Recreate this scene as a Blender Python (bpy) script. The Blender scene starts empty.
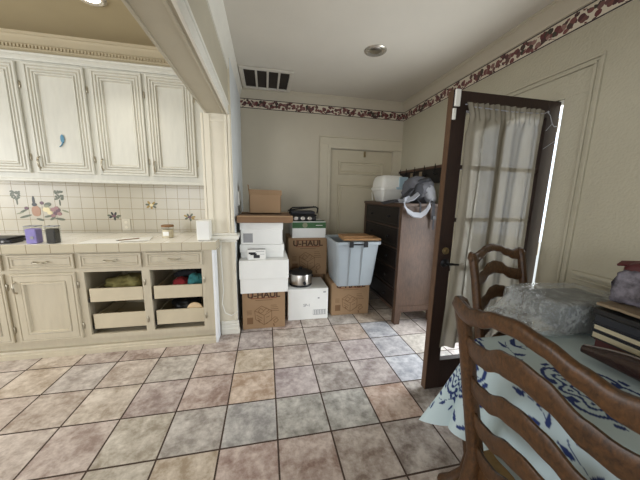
import bpy, bmesh, math, random
import numpy as np
from mathutils import Vector, Matrix, noise
random.seed(7)
PI = math.pi
C = bpy.context.scene.collection
T = 0.3048                       # floor tile pitch
XR, YB, ZC = 1.84, 3.47, 2.56    # right wall, back wall, ceiling
XL = -0.28                       # left wall of the storage corner
YK = 2.97                        # kitchen wall behind the cabinets
YP = 2.50                        # post at the end of the wall

# ------------------------------------------------------------------ materials
def lin(c):
    return tuple(((v/255)/12.92 if v/255 <= .04045 else ((v/255+.055)/1.055)**2.4) for v in c[:3])+(1,)
class NT:
    def __init__(s, name):
        s.m = bpy.data.materials.new(name); s.m.use_nodes = True
        s.t = s.m.node_tree; s.b = s.t.nodes['Principled BSDF']; s.out = s.t.nodes['Material Output']
    def n(s, k, **kw):
        x = s.t.nodes.new(k)
        for a, v in kw.items(): setattr(x, a, v)
        return x
    def l(s, a, b): s.t.links.new(a, b)
    def math(s, op, a, b=None, c=None):
        x = s.n('ShaderNodeMath', operation=op)
        for i, v in enumerate((a, b, c)):
            if v is None: continue
            if isinstance(v, (int, float)): x.inputs[i].default_value = v
            else: s.l(v, x.inputs[i])
        return x.outputs[0]
    def mix(s, f, a, b, mode='MIX'):
        x = s.n('ShaderNodeMix', data_type='RGBA', blend_type=mode)
        for i, v in ((0, f), (6, a), (7, b)):
            if isinstance(v, (int, float)): x.inputs[i].default_value = v
            elif isinstance(v, tuple): x.inputs[i].default_value = v
            else: s.l(v, x.inputs[i])
        return x.outputs[2]
    def coord(s, scale=(1, 1, 1)):
        tc = s.n('ShaderNodeTexCoord'); mp = s.n('ShaderNodeMapping'); mp.inputs['Scale'].default_value = scale
        s.l(tc.outputs['Object'], mp.inputs[0]); return mp.outputs[0]
    def noise(s, vec, scale, detail=3, rough=.5, dist=0):
        x = s.n('ShaderNodeTexNoise'); x.inputs['Scale'].default_value = scale; x.inputs['Detail'].default_value = detail
        x.inputs['Roughness'].default_value = rough; x.inputs['Distortion'].default_value = dist
        s.l(vec, x.inputs['Vector']); return x.outputs['Fac']
    def bump(s, h, strength=.2, dist=.01):
        x = s.n('ShaderNodeBump'); x.inputs['Strength'].default_value = strength; x.inputs['Distance'].default_value = dist
        s.l(h, x.inputs['Height']); s.l(x.outputs[0], s.b.inputs['Normal'])
    def ramp(s, f, stops):
        x = s.n('ShaderNodeValToRGB'); cr = x.color_ramp
        while len(cr.elements) < len(stops): cr.elements.new(.5)
        for e, (p, c) in zip(cr.elements, stops): e.position = p; e.color = c
        s.l(f, x.inputs[0]); return x.outputs[0]
def mat(name, rgb, rough=.5, metal=0, var=.08, scale=8, bump=0, bscale=60, stretch=(1, 1, 1), spec=.5, trans=0, alpha=1):
    t = NT(name); v = t.coord(stretch); f = t.noise(v, scale, 4, .6)
    a = tuple(min(1, x*(1-var)) for x in lin(rgb)[:3])+(1,); b = tuple(min(1, x*(1+var)) for x in lin(rgb)[:3])+(1,)
    t.l(t.ramp(f, [(.3, a), (.7, b)]), t.b.inputs['Base Color'])
    t.b.inputs['Roughness'].default_value = rough; t.b.inputs['Metallic'].default_value = metal
    t.b.inputs['Specular IOR Level'].default_value = spec
    t.b.inputs['Transmission Weight'].default_value = trans; t.b.inputs['Alpha'].default_value = alpha
    if bump: t.bump(t.noise(v, bscale, 3), bump)
    return t.m
def wood(name, dark, light, rough=.4, grain=(1, 1, 12), scale=3, spec=.4, contrast=1):
    t = NT(name); v = t.coord(grain); f = t.noise(v, scale*6, 6, .65, .6); g = t.noise(t.coord(), 5, 3)
    s = t.math('ADD', t.math('MULTIPLY', f, .75), t.math('MULTIPLY', g, .25))
    c = t.ramp(s, [(.5-.2/contrast, lin(dark)), (.5+.2/contrast, lin(light))]); t.l(c, t.b.inputs['Base Color'])
    t.b.inputs['Roughness'].default_value = rough; t.b.inputs['Specular IOR Level'].default_value = spec
    t.bump(f, .08); return t.m
def grid(t, axes, size, off, width):
    sep = t.n('ShaderNodeSeparateXYZ'); t.l(t.coord(), sep.inputs[0]); res = None
    for a, o in zip(axes, off):
        d = t.math('PINGPONG', t.math('SUBTRACT', sep.outputs[a], o), size/2)
        k = t.math('LESS_THAN', d, width/2); res = k if res is None else t.math('MAXIMUM', res, k)
    return res
def tilemat(name, rgb, grout, axes, size, off, width, rough=.25):
    t = NT(name); k = grid(t, axes, size, off, width); f = t.noise(t.coord(), 9, 3)
    base = t.ramp(f, [(.3, tuple(x*.95 for x in lin(rgb)[:3])+(1,)), (.7, lin(rgb))])
    t.l(t.mix(k, base, lin(grout)), t.b.inputs['Base Color']); t.b.inputs['Roughness'].default_value = rough
    t.bump(t.math('SUBTRACT', 1.0, k), .3, .004); return t.m
def floormat():
    t = NT('stone_floor_tile'); at = t.n('ShaderNodeAttribute', attribute_name='tile')
    k = grid(t, 'XY', T, (-4.842*T, 8.157*T), .0095)
    wn = t.n('ShaderNodeVectorMath', operation='ADD'); t.l(t.coord(), wn.inputs[0])
    sc = t.n('ShaderNodeVectorMath', operation='SCALE'); sc.inputs['Scale'].default_value = 7; t.l(at.outputs['Color'], sc.inputs[0]); t.l(sc.outputs[0], wn.inputs[1])
    v = wn.outputs[0]
    f = t.noise(v, 8, 8, .66, .25); g = t.noise(v, 30, 6, .68, .15)
    s = t.math('ADD', t.math('MULTIPLY', f, .65), t.math('MULTIPLY', g, .35))
    dk = t.mix(1.0, at.outputs['Color'], (.56, .54, .52, 1), 'MULTIPLY'); lt = t.mix(.5, at.outputs['Color'], lin((226, 220, 212)))
    r = t.n('ShaderNodeMapRange'); r.inputs[1].default_value = .40; r.inputs[2].default_value = .61; t.l(s, r.inputs[0])
    base = t.mix(r.outputs[0], dk, lt)
    t.l(t.mix(k, base, lin((64, 48, 38))), t.b.inputs['Base Color'])
    t.l(t.math('ADD', t.math('MULTIPLY', g, .25), t.math('ADD', t.math('MULTIPLY', k, .4), .30)), t.b.inputs['Roughness'])
    t.b.inputs['Specular IOR Level'].default_value = .45
    t.bump(t.math('SUBTRACT', t.math('MULTIPLY', s, .5), k), .35, .006); return t.m
def bordermat():
    t = NT('floral_wallpaper_border'); sep = t.n('ShaderNodeSeparateXYZ'); t.l(t.coord(), sep.inputs[0])
    s = t.math('ADD', sep.outputs[0], sep.outputs[1]); z = t.math('SUBTRACT', sep.outputs[2], 2.403)
    cb = t.n('ShaderNodeCombineXYZ'); t.l(s, cb.inputs[0]); t.l(z, cb.inputs[1]); v = cb.outputs[0]
    vo = t.n('ShaderNodeTexVoronoi'); vo.inputs['Scale'].default_value = 32; t.l(v, vo.inputs['Vector'])
    wave = t.math('MULTIPLY', t.math('SINE', t.math('MULTIPLY', s, 2*PI/.17)), .010)
    d = t.math('ABSOLUTE', t.math('SUBTRACT', z, wave))
    near = t.math('LESS_THAN', t.math('ADD', d, t.math('MULTIPLY', t.noise(v, 60, 2), .03)), .052)
    blob = t.math('MULTIPLY', t.math('LESS_THAN', vo.outputs['Distance'], .66), near)
    sr = t.n('ShaderNodeSeparateColor'); t.l(vo.outputs['Color'], sr.inputs[0])
    col = t.ramp(sr.outputs[0], [(0, lin((92, 42, 44))), (.42, lin((116, 72, 68))), (.55, lin((56, 54, 44))), (.8, lin((78, 40, 46))), (1, lin((140, 106, 98)))])
    base = t.mix(blob, lin((206, 196, 176)), col)
    az = t.math('ABSOLUTE', z)
    st = t.math('MULTIPLY', t.math('GREATER_THAN', az, .046), t.math('LESS_THAN', az, .055))
    t.l(t.mix(st, base, lin((54, 46, 44))), t.b.inputs['Base Color']); t.b.inputs['Roughness'].default_value = .7
    return t.m
def glassmat(name, tint=(1, 1, 1, 1), refl=.9):
    t = NT(name); t.t.nodes.remove(t.b)
    tr = t.n('ShaderNodeBsdfTransparent'); tr.inputs[0].default_value = tint
    gl = t.n('ShaderNodeBsdfGlossy'); gl.inputs['Roughness'].default_value = .03
    fr = t.n('ShaderNodeLayerWeight'); fr.inputs[0].default_value = .5; mx = t.n('ShaderNodeMixShader')
    t.l(t.math('ADD', t.math('MULTIPLY', t.math('POWER', fr.outputs['Facing'], 5.0), refl*.6), .04), mx.inputs[0]); t.l(tr.outputs[0], mx.inputs[1]); t.l(gl.outputs[0], mx.inputs[2]); t.l(mx.outputs[0], t.out.inputs[0])
    return t.m
def sheer(name, rgb, thru=.17, trl=.5):
    t = NT(name); t.t.nodes.remove(t.b)
    f = t.noise(t.coord((1, 1, .25)), 60, 3)
    c = t.ramp(f, [(.3, tuple(x*.93 for x in lin(rgb)[:3])+(1,)), (.7, lin(rgb))])
    df = t.n('ShaderNodeBsdfDiffuse'); tl = t.n('ShaderNodeBsdfTranslucent'); tr = t.n('ShaderNodeBsdfTransparent')
    t.l(c, df.inputs[0]); t.l(c, tl.inputs[0])
    a = t.n('ShaderNodeMixShader'); a.inputs[0].default_value = trl; t.l(df.outputs[0], a.inputs[1]); t.l(tl.outputs[0], a.inputs[2])
    b = t.n('ShaderNodeMixShader'); b.inputs[0].default_value = thru; t.l(a.outputs[0], b.inputs[1]); t.l(tr.outputs[0], b.inputs[2])
    t.l(b.outputs[0], t.out.inputs[0]); return t.m
def plastic_film(name):
    t = NT(name); t.b.inputs['Base Color'].default_value = lin((196, 200, 198)); t.b.inputs['Roughness'].default_value = .08
    tr = t.n('ShaderNodeBsdfTransparent'); mx = t.n('ShaderNodeMixShader')
    f = t.noise(t.coord(), 26, 4, .6); r = t.n('ShaderNodeMapRange'); r.inputs[1].default_value = .38; r.inputs[2].default_value = .66; r.inputs[3].default_value = .28; r.inputs[4].default_value = .52; t.l(f, r.inputs[0])
    t.l(r.outputs[0], mx.inputs[0]); t.l(tr.outputs[0], mx.inputs[1]); t.l(t.b.outputs[0], mx.inputs[2]); t.l(mx.outputs[0], t.out.inputs[0])
    t.bump(t.noise(t.coord(), 40, 4, .55, .8), .8, .03); return t.m
def emit(name, rgb, s):
    t = NT(name); t.b.inputs['Base Color'].default_value = lin(rgb); t.b.inputs['Emission Color'].default_value = lin(rgb); t.b.inputs['Emission Strength'].default_value = s
    return t.m
def attrmat(name, attr, rough=.8, bump=.1):
    t = NT(name); at = t.n('ShaderNodeAttribute', attribute_name=attr); t.l(at.outputs['Color'], t.b.inputs['Base Color'])
    t.b.inputs['Roughness'].default_value = rough; t.b.inputs['Specular IOR Level'].default_value = .25
    t.bump(t.noise(t.coord(), 300, 2), bump, .002); return t.m

M_wall = mat('cream_wall_paint', (190, 181, 162), .75, var=.03, scale=3, bump=.12, bscale=90)
M_rwall = mat('textured_cream_wall', (172, 165, 144), .75, var=.03, scale=3, bump=.35, bscale=70)
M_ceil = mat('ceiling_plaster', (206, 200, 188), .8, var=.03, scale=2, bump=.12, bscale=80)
M_kceil = mat('warm_lit_ceiling', (168, 154, 122), .8, var=.03, scale=2, bump=.1, bscale=80)  # warm lamp light on the kitchen ceiling is mixed into this colour
M_kit = mat('kitchen_wall_paint', (184, 170, 140), .7, var=.03)
M_trim = mat('white_trim_paint', (222, 219, 208), .45, var=.03, scale=4)
M_ctrim = mat('cream_trim_paint', (218, 210, 190), .45, var=.04, scale=4)
M_cab = mat('antique_cream_cabinet', (200, 198, 186), .42, var=.05, scale=5, stretch=(6, 6, 1))
M_cab2 = mat('warm_cream_cabinet', (186, 176, 154), .45, var=.05, scale=5, stretch=(6, 6, 1))
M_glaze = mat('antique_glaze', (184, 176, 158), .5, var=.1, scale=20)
M_endp = mat('white_end_panel', (226, 228, 230), .5, var=.03)
M_dark = mat('cabinet_interior', (104, 94, 80), .7)
M_tray = mat('tray_board', (192, 180, 154), .55, var=.04)
M_bs = tilemat('backsplash_tile', (192, 184, 164), (140, 124, 100), 'XZ', .107, (-1.415, .955), .0035)
M_ct = tilemat('counter_tile', (244, 241, 232), (200, 186, 164), 'XY', .152, (-1.31, 2.345), .004, .2)
M_cte = tilemat('counter_edge_tile', (186, 177, 154), (128, 112, 90), 'X', .152, (-1.31,), .004, .25)
M_floor = floormat(); M_border = bordermat()
M_dwood = wood('dark_door_wood', (26, 16, 12), (50, 31, 23), .55, (14, 14, 1))
M_edge = wood('lit_door_edge', (62, 42, 28), (104, 76, 52), .5, (14, 14, 1))  # paler than the door wood: light on the edge face is painted in
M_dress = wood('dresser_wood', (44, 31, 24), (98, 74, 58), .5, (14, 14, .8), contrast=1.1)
M_dress_shade = wood('shaded_dresser_wood', (13, 9, 8), (27, 19, 15), .5, (3, 1, 14))  # drawer fronts face away from the doorway; their shade is in the colour
M_chair = wood('oak_chair_wood', (30, 19, 10), (92, 62, 35), .4, (6, 6, 3), 3)
M_card = mat('brown_cardboard', (148, 120, 90), .85, var=.05, scale=5)
M_card2 = mat('dark_cardboard', (122, 94, 68), .85, var=.06, scale=5)
M_ink = mat('brown_box_ink', (70, 46, 30), .8); M_ink2 = mat('faded_box_ink', (112, 82, 54), .8)
M_red = mat('red_brown_ink', (120, 60, 38), .8)
M_box = mat('white_carton', (226, 226, 222), .7, var=.02); M_lab = mat('grey_print', (150, 150, 152), .8); M_black = mat('black_plastic', (18, 18, 20), .45)
M_iron = mat('black_iron', (26, 25, 26), .4, .4); M_steel = mat('brushed_steel', (190, 184, 176), .28, 1, var=.06, scale=3, stretch=(.3, .3, 40))
M_brass = mat('aged_brass', (150, 132, 96), .35, .9); M_pull = mat('pewter_pull', (176, 168, 150), .3, .8)
M_tote = mat('blue_grey_tote_plastic', (150, 158, 163), .42, var=.03); M_board = wood('pine_board', (126, 90, 56), (176, 136, 92), .6, (2, 12, 12))
M_green = mat('green_print', (58, 96, 58), .7); M_grey = mat('grey_fabric', (92, 92, 97), .85, var=.12, scale=20, bump=.2, bscale=200)
M_lgrey = mat('pale_grey_fabric', (146, 147, 152), .8, var=.08); M_dgrey = mat('charcoal_fabric', (48, 48, 52), .85, var=.15, scale=20)
M_whitep = mat('white_plastic', (224, 222, 214), .4, var=.02); M_bluep = mat('pale_blue_plastic', (168, 190, 200), .35, var=.03)
M_glass = glassmat('door_glass'); M_jar = glassmat('jar_glass', (.96, .97, .97, 1))
M_curt = sheer('linen_curtain', (134, 127, 112), .05, .36); M_film = plastic_film('clear_plastic_film')
M_vent = mat('vent_enamel', (204, 198, 186), .45); M_ventd = mat('vent_duct', (52, 44, 38), .7)
M_purple = mat('purple_wax', (150, 136, 204), .5); M_wax = mat('cream_wax', (216, 204, 176), .5); M_lid = wood('walnut_lid', (104, 72, 44), (150, 110, 70), .5)
M_paper = mat('paper', (236, 236, 232), .8, var=.01); M_olive = mat('olive_cloth', (128, 120, 72), .95, var=.2, scale=30, bump=.5)
M_redc = mat('red_cloth', (150, 40, 46), .9); M_teal = mat('teal_cloth', (52, 120, 122), .9, var=.2); M_beige = mat('pale_wood_board', (214, 188, 150), .6)
M_burg = mat('burgundy_cover', (74, 28, 30), .45); M_navy = mat('dark_navy_cover', (30, 33, 40), .5); M_page = mat('book_pages', (178, 168, 140), .85, var=.08, stretch=(1, 1, 60))
M_tan = mat('tan_paper', (122, 106, 84), .8, var=.15, scale=14); M_cloth = attrmat('printed_tablecloth', 'print', .85)
M_seat = mat('woven_rush', (150, 120, 76), .8, var=.2, scale=30); M_leather = mat('dark_brown_leather', (44, 28, 24), .25, var=.1)
M_lamp = emit('lamp_glow', (255, 246, 226), 14); M_chrome = mat('lamp_trim', (196, 190, 178), .25, .7)
M_patio = mat('concrete', (190, 186, 178), .9)
PAL = {k: mat('glaze_'+k, v, .35) for k, v in dict(leaf=(92, 96, 74), sage=(134, 136, 108), plum=(100, 66, 74), rose=(150, 110, 106), wicker=(170, 128, 98), gold=(156, 128, 58), dark=(46, 48, 44), cream=(220, 206, 160), blue=(70, 124, 150)).items()}

# ------------------------------------------------------------------ objects
ROOT = {}
def tag(o, label=None, cat=None, group=None, kind=None):
    for k, v in (('label', label), ('category', cat), ('group', group), ('kind', kind)):
        if v: o[k] = v
    return o
def thing(name, label, cat, loc, rz=0, group=None, kind=None):
    o = bpy.data.objects.new(name, None); C.objects.link(o); o.empty_display_size = .1
    o.location = loc; o.rotation_euler = (0, 0, rz); ROOT[o.name] = Matrix.Translation(loc) @ Matrix.Rotation(rz, 4, 'Z')
    return tag(o, label, cat, group, kind)
def rootof(o):
    while o.parent: o = o.parent
    return o
class MB:
    def __init__(s): s.bm = bmesh.new(); s.mi = 0
    def _v(s, pts): return [s.bm.verts.new(p) for p in pts]
    def face(s, pts):
        f = s.bm.faces.new(s._v(pts)); f.material_index = s.mi; return s
    def box(s, x0, x1, y0, y1, z0, z1, bev=0, m=None):
        r = bmesh.ops.create_cube(s.bm, size=1); vs = r['verts']
        for v in vs:
            v.co = Vector(((x0+x1)/2+v.co.x*(x1-x0), (y0+y1)/2+v.co.y*(y1-y0), (z0+z1)/2+v.co.z*(z1-z0)))
        fs = {f for v in vs for f in v.link_faces}
        for f in fs: f.material_index = s.mi
        if bev:
            es = {e for v in vs for e in v.link_edges}
            r = bmesh.ops.bevel(s.bm, geom=list(es), offset=bev, segments=2, affect='EDGES', profile=.5)
            for f in r['faces']: f.material_index = s.mi
            vs = [v for v in s.bm.verts if v.is_valid and (v in vs or any(f in r['faces'] for f in v.link_faces))]
        if m is not None: bmesh.ops.transform(s.bm, matrix=m, verts=list({v for v in vs if v.is_valid}))
        return s
    def rings(s, rings, cap=True, closed=True):
        R = [s._v(r) for r in rings]; n = len(R[0])
        for a, b in zip(R, R[1:]):
            for i in range(n if closed else n-1):
                j = (i+1) % n
                f = s.bm.faces.new((a[i], a[j], b[j], b[i])); f.material_index = s.mi
        if cap:
            for r in (R[0][::-1], R[-1]):
                f = s.bm.faces.new(r); f.material_index = s.mi
        return s
    def prism(s, poly, ext, axis='Y'):
        a, b = ext
        f = {'X': lambda p, t: (t, p[0], p[1]), 'Y': lambda p, t: (p[0], t, p[1]), 'Z': lambda p, t: (p[0], p[1], t)}[axis]
        return s.rings([[f(p, a) for p in poly], [f(p, b) for p in poly]])
    def sweep(s, pts, secs, A, B, n=12, e=3.2):
        A = Vector(A); B = Vector(B); out = []
        for p, (ha, hb) in zip(pts, secs):
            r = []
            for k in range(n):
                t = 2*PI*(k+.5)/n; c, d = math.cos(t), math.sin(t)
                r.append(Vector(p)+A*ha*math.copysign(abs(c)**(2/e), c)+B*hb*math.copysign(abs(d)**(2/e), d))
            out.append(r)
        return s.rings(out)
    def tube(s, pts, rad, n=8):
        pts = [Vector(p) for p in pts]; out = []; up = Vector((0, 0, 1))
        for i, p in enumerate(pts):
            d = (pts[min(i+1, len(pts)-1)]-pts[max(i-1, 0)]).normalized()
            a = d.cross(up)
            if a.length < .05: a = d.cross(Vector((1, 0, 0)))
            a.normalize(); b = d.cross(a); up = a.cross(d) if a.cross(d).length > .05 else up
            r = rad[i] if isinstance(rad, (list, tuple)) else rad
            out.append([p+a*r*math.cos(2*PI*k/n)+b*r*math.sin(2*PI*k/n) for k in range(n)])
        return s.rings(out)
    def lathe(s, prof, c=(0, 0, 0), n=28, axis='Z'):
        f = {'Z': lambda r, h, a: (c[0]+r*math.cos(a), c[1]+r*math.sin(a), c[2]+h), 'Y': lambda r, h, a: (c[0]+r*math.cos(a), c[1]+h, c[2]+r*math.sin(a)),
             'X': lambda r, h, a: (c[0]+h, c[1]+r*math.cos(a), c[2]+r*math.sin(a))}[axis]
        return s.rings([[f(max(r, .0004), h, 2*PI*k/n) for k in range(n)] for r, h in prof])
    def lump(s, c, r, e=2.5, amp=.0, freq=6, seed=0, m=None, nu=36, nv=20):
        rr = []
        for j in range(nv+1):
            ph = -PI/2+PI*j/nv; ring = []
            for i in range(nu):
                th = 2*PI*i/nu; q = lambda t: math.copysign(abs(t)**(2/e), t)
                p = Vector((q(math.cos(th))*abs(math.cos(ph))**(2/e), q(math.sin(th))*abs(math.cos(ph))**(2/e), q(math.sin(ph))))
                p = Vector((p.x*r[0], p.y*r[1], p.z*r[2]))
                k = 1+amp*noise.fractal(p*freq+Vector((seed, seed*1.7, 0)), .8, 2, 4)
                p *= k
                if m is not None: p = m @ p
                ring.append(p+Vector(c))
            rr.append(ring)
        return s.rings(rr)
    def panel(s, o, u, v, w, h, prof, glaze=()):
        o = Vector(o); u = Vector(u); v = Vector(v); n = u.cross(v); prev = None
        for i, (ins, out) in enumerate(prof):
            ring = s._v([o+u*a+v*b+n*out for a, b in ((ins, ins), (w-ins, ins), (w-ins, h-ins), (ins, h-ins))])
            if prev is None: s.bm.faces.new(ring[::-1])
            else:
                for k in range(4):
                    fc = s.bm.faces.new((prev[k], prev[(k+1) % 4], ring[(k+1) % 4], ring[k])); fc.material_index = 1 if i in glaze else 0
            prev = ring
        s.bm.faces.new(prev); return s
    def strip(s, pts, hw, W, thick=.003):
        W = Vector(W).normalized(); pts = [Vector(p) for p in pts]; out = []
        for i, p in enumerate(pts):
            d = (pts[min(i+1, len(pts)-1)]-pts[max(i-1, 0)]).normalized(); n = d.cross(W).normalized()*thick/2
            out.append([p-W*hw-n, p+W*hw-n, p+W*hw+n, p-W*hw+n])
        return s.rings(out)
    def build(s, name, m, parent=None, smooth=False, kind=None, origin=True, bev=0, auto=None):
        bmesh.ops.recalc_face_normals(s.bm, faces=s.bm.faces[:])
        off = None
        if parent is not None:
            s.bm.transform(ROOT[rootof(parent).name].inverted())
        elif origin:
            xs = [v.co for v in s.bm.verts]
            off = Vector(((min(p.x for p in xs)+max(p.x for p in xs))/2, (min(p.y for p in xs)+max(p.y for p in xs))/2, min(p.z for p in xs)))
            s.bm.transform(Matrix.Translation(-off))
        me = bpy.data.meshes.new(name); s.bm.to_mesh(me); s.bm.free()
        for x in (m if isinstance(m, (list, tuple)) else [m]): me.materials.append(x)
        if smooth: me.polygons.foreach_set('use_smooth', [True]*len(me.polygons))
        o = bpy.data.objects.new(name, me); C.objects.link(o)
        if smooth and auto is not False: me.set_sharp_from_angle(angle=math.radians(auto or 45))
        if off is not None: o.location = off; ROOT[o.name] = Matrix.Translation(off)
        elif parent is None: ROOT[o.name] = Matrix.Identity(4)
        if parent is not None: o.parent = parent
        if bev:
            b = o.modifiers.new('soft_edges', 'BEVEL'); b.width = bev; b.segments = 2; b.limit_method = 'ANGLE'
        if kind: o['kind'] = kind
        return o
def struct(name, mb, m, label=None, cat=None, smooth=False, bev=0):
    o = mb.build(name, m, None, smooth, 'structure', origin=False, bev=bev)
    return tag(o, label, cat)
def copy_tree(o, parent=None):
    c = o.copy(); C.objects.link(c); c.parent = parent
    for ch in list(o.children): copy_tree(ch, c)
    return c
def text(name, s, size, loc, m, parent, rot=(PI/2, 0, 0), depth=.0008, bold=.0, sx=1, ztop=None):
    cu = bpy.data.curves.new(name, 'FONT'); cu.body = s; cu.size = size; cu.align_x = 'CENTER'; cu.align_y = 'CENTER'; cu.extrude = depth; cu.offset = bold
    to = bpy.data.objects.new(name+'_source', cu); C.objects.link(to)
    dg = bpy.context.evaluated_depsgraph_get(); me = bpy.data.meshes.new_from_object(to.evaluated_get(dg))
    bpy.data.objects.remove(to); bpy.data.curves.remove(cu)
    from mathutils import Euler
    me.transform(Matrix.Translation(loc) @ Euler(rot).to_matrix().to_4x4() @ Matrix.Diagonal((sx, 1, 1, 1)))
    if ztop is not None:
        b = bmesh.new(); b.from_mesh(me); bmesh.ops.bisect_plane(b, geom=b.verts[:]+b.edges[:]+b.faces[:], plane_co=(0, 0, ztop), plane_no=(0, 0, 1), clear_outer=True); b.to_mesh(me); b.free()
    me.transform(ROOT[rootof(parent).name].inverted())
    me.materials.clear(); me.materials.append(m)
    o = bpy.data.objects.new(name, me); C.objects.link(o); o.parent = parent; return o

# ------------------------------------------------------------------ room shell
XW, YS = -4.4, -2.9
fl = bmesh.new(); lay = fl.loops.layers.float_color.new('tile')
TC = {(3, 0): (150, 130, 118), (4, 0): (145, 132, 128), (5, 0): (168, 154, 138), (6, 0): (164, 148, 134), (7, 0): (174, 150, 130), (8, 0): (160, 166, 174), (9, 0): (166, 152, 142),
      (0, 0): (140, 118, 104), (1, 0): (144, 120, 106), (2, 0): (148, 124, 108),
      (0, 1): (166, 156, 146), (1, 1): (170, 152, 134), (2, 1): (166, 158, 144), (3, 1): (168, 144, 128), (4, 1): (182, 162, 130), (5, 1): (166, 148, 136), (6, 1): (160, 144, 138), (7, 1): (166, 150, 148), (8, 1): (162, 164, 170), (9, 1): (184, 176, 160),
      (-1, 2): (166, 146, 130), (0, 2): (168, 150, 132), (1, 2): (176, 160, 138), (2, 2): (152, 132, 124), (3, 2): (154, 126, 112), (4, 2): (182, 150, 118), (5, 2): (162, 146, 146), (6, 2): (150, 140, 132), (7, 2): (156, 142, 138), (8, 2): (164, 172, 182), (9, 2): (150, 146, 140),
      (0, 3): (164, 146, 132), (1, 3): (160, 138, 126), (2, 3): (162, 152, 130), (3, 3): (158, 152, 142), (4, 3): (154, 154, 150), (5, 3): (132, 132, 122), (6, 3): (136, 136, 126), (7, 3): (156, 116, 88), (8, 3): (118, 108, 98),
      (2, 4): (160, 150, 128), (3, 4): (176, 156, 126), (4, 4): (154, 122, 108), (5, 4): (142, 112, 96), (6, 4): (132, 112, 96), (7, 4): (122, 108, 96), (8, 4): (128, 112, 100)}
base = [(166, 150, 134), (154, 130, 116), (160, 154, 144), (176, 156, 130), (150, 138, 132)]
for c in range(-10, 12):
    for r in range(-4, 19):
        x0, x1 = (c-4.842)*T, (c-3.842)*T; y1, y0 = (8.157-r)*T, (7.157-r)*T
        x0, x1 = max(x0, XW), min(x1, XR+.12); y0, y1 = max(y0, YS), min(y1, YB+.02)
        if x1-x0 < 1e-4 or y1-y0 < 1e-4: continue
        f = fl.faces.new([fl.verts.new((x, y, 0)) for x, y in ((x0, y0), (x1, y0), (x1, y1), (x0, y1))])
        col = lin(tuple(.76*a+.24*b for a, b in zip(TC.get((c, r), random.choice(base)), (157, 146, 138))))
        col = tuple(min(1, a*b) for a, b in zip(col, (1.46, 1.50, 1.62)))+(1,)
        for l in f.loops: l[lay] = col
mb = MB(); mb.bm.free(); mb.bm = fl
bmesh.ops.remove_doubles(fl, verts=fl.verts[:], dist=1e-4)
struct('floor', mb, M_floor, 'mottled stone look floor tiles with dark grout', 'floor')
struct('ceiling', MB().box(-.49, XR+.12, YS, YB+.1, ZC, ZC+.1), M_ceil, 'off white plaster ceiling above the boxes and the table', 'ceiling')
struct('ceiling_kitchen', MB().box(XW, -.49, YS, YB+.1, ZC, ZC+.1), M_kceil, 'ceiling over the kitchen cabinets with warm light in its colour', 'ceiling')
D0, D1, DH = 1.425, 2.20, 1.968     # doorway in the right wall
W = MB().box(XR, XR+.12, YS, D0, 0, ZC).box(XR, XR+.12, D1, YB+.1, 0, ZC).box(XR, XR+.12, D0, D1, DH, ZC)
struct('wall_right', W, M_rwall, 'textured cream right wall with the open doorway', 'wall')
bx0, bx1, bh = .84, 1.72, 1.945   # closed door in the back wall
W = MB().box(XL-.2, bx0, YB, YB+.1, 0, ZC).box(bx1, XR, YB, YB+.1, 0, ZC).box(bx0, bx1, YB, YB+.1, bh, ZC)
struct('wall_back', W, M_wall, 'cream back wall behind the stacked boxes', 'wall')
W = MB().box(-.50, XL-.002, YP, YB+.1, 0, ZC); W.mi = 1; W.box(XL-.0019, XL, YP, YB, 0, ZC)
struct('wall_left', W, [M_ctrim, mat('cool_white_paint', (206, 209, 208), .6, var=.03)], 'short cream wall ending in a panelled post', 'wall')
struct('wall_kitchen', MB().box(XW, -.50, YK, YK+.1, 0, ZC), M_kit, 'kitchen wall behind the cabinets', 'wall')
struct('wall_backsplash', MB().box(XW, -.50, YK-.012, YK, .93, 1.45), M_bs, 'cream square tile backsplash', 'wall')
# unseen walls with the windows that light the place
W = MB().box(XW-.1, XW, YS, YK+.1, 0, .9).box(XW-.1, XW, YS, YK+.1, 2.2, ZC).box(XW-.1, XW, YS, -1.6, .9, 2.2).box(XW-.1, XW, 1.6, YK+.1, .9, 2.2)
struct('wall_far_left', W, M_kit, 'kitchen side wall with a wide window', 'wall')
W = MB().box(XW-.1, XR+.12, YS-.1, YS, 0, .5).box(XW-.1, XR+.12, YS-.1, YS, 2.2, ZC).box(XW-.1, -3.2, YS-.1, YS, .5, 2.2).box(.9, XR+.12, YS-.1, YS, .5, 2.2).box(-1.5, -1.1, YS-.1, YS, .5, 2.2)
struct('wall_front', W, M_wall, 'wall behind the viewer with two windows', 'wall')
# header beam between kitchen and dining side
W = MB().box(-.49, -.315, YS, YP+.005, 2.005, ZC).box(-.3155, -.2995, YS, YP, 2.1, ZC-.001).box(-.487, -.472, YS, YP-.02, 1.998, 2.006, .003).box(-.345, -.330, YS, YP-.02, 1.998, 2.006, .003)
struct('wall_header', W, mat('taupe_beam_paint', (178, 170, 150), .5, var=.03), 'deep cream header beam over the wide opening', 'beam')
W = MB().box(-.316, -.297, YS, YP+.01, 2.000, 2.03, .004).box(-.316, -.302, YS, YP+.01, 2.03, 2.08, .003).box(-.316, -.294, YS, YP+.01, 2.08, 2.098, .005)
struct('trim_1', W, M_trim, 'white casing along the header beam', 'trim')
def crown(runs, prof, name, label, m=M_trim):
    w = MB()
    for axis, const, d, a, b in runs:
        if axis == 'Y': w.prism([(const+d*p, q) for p, q in prof], (a, b), 'Y')
        else: w.prism([(const+d*p, q) for p, q in prof], (a, b), 'X')
    return struct(name, w, m, label, 'trim', True)
P2 = [(0, 2.46), (.012, 2.46), (.015, 2.475), (.022, 2.482), (.032, 2.50), (.05, 2.525), (.06, 2.532), (.062, 2.545), (.07, 2.548), (.07, ZC), (0, ZC)]
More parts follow.
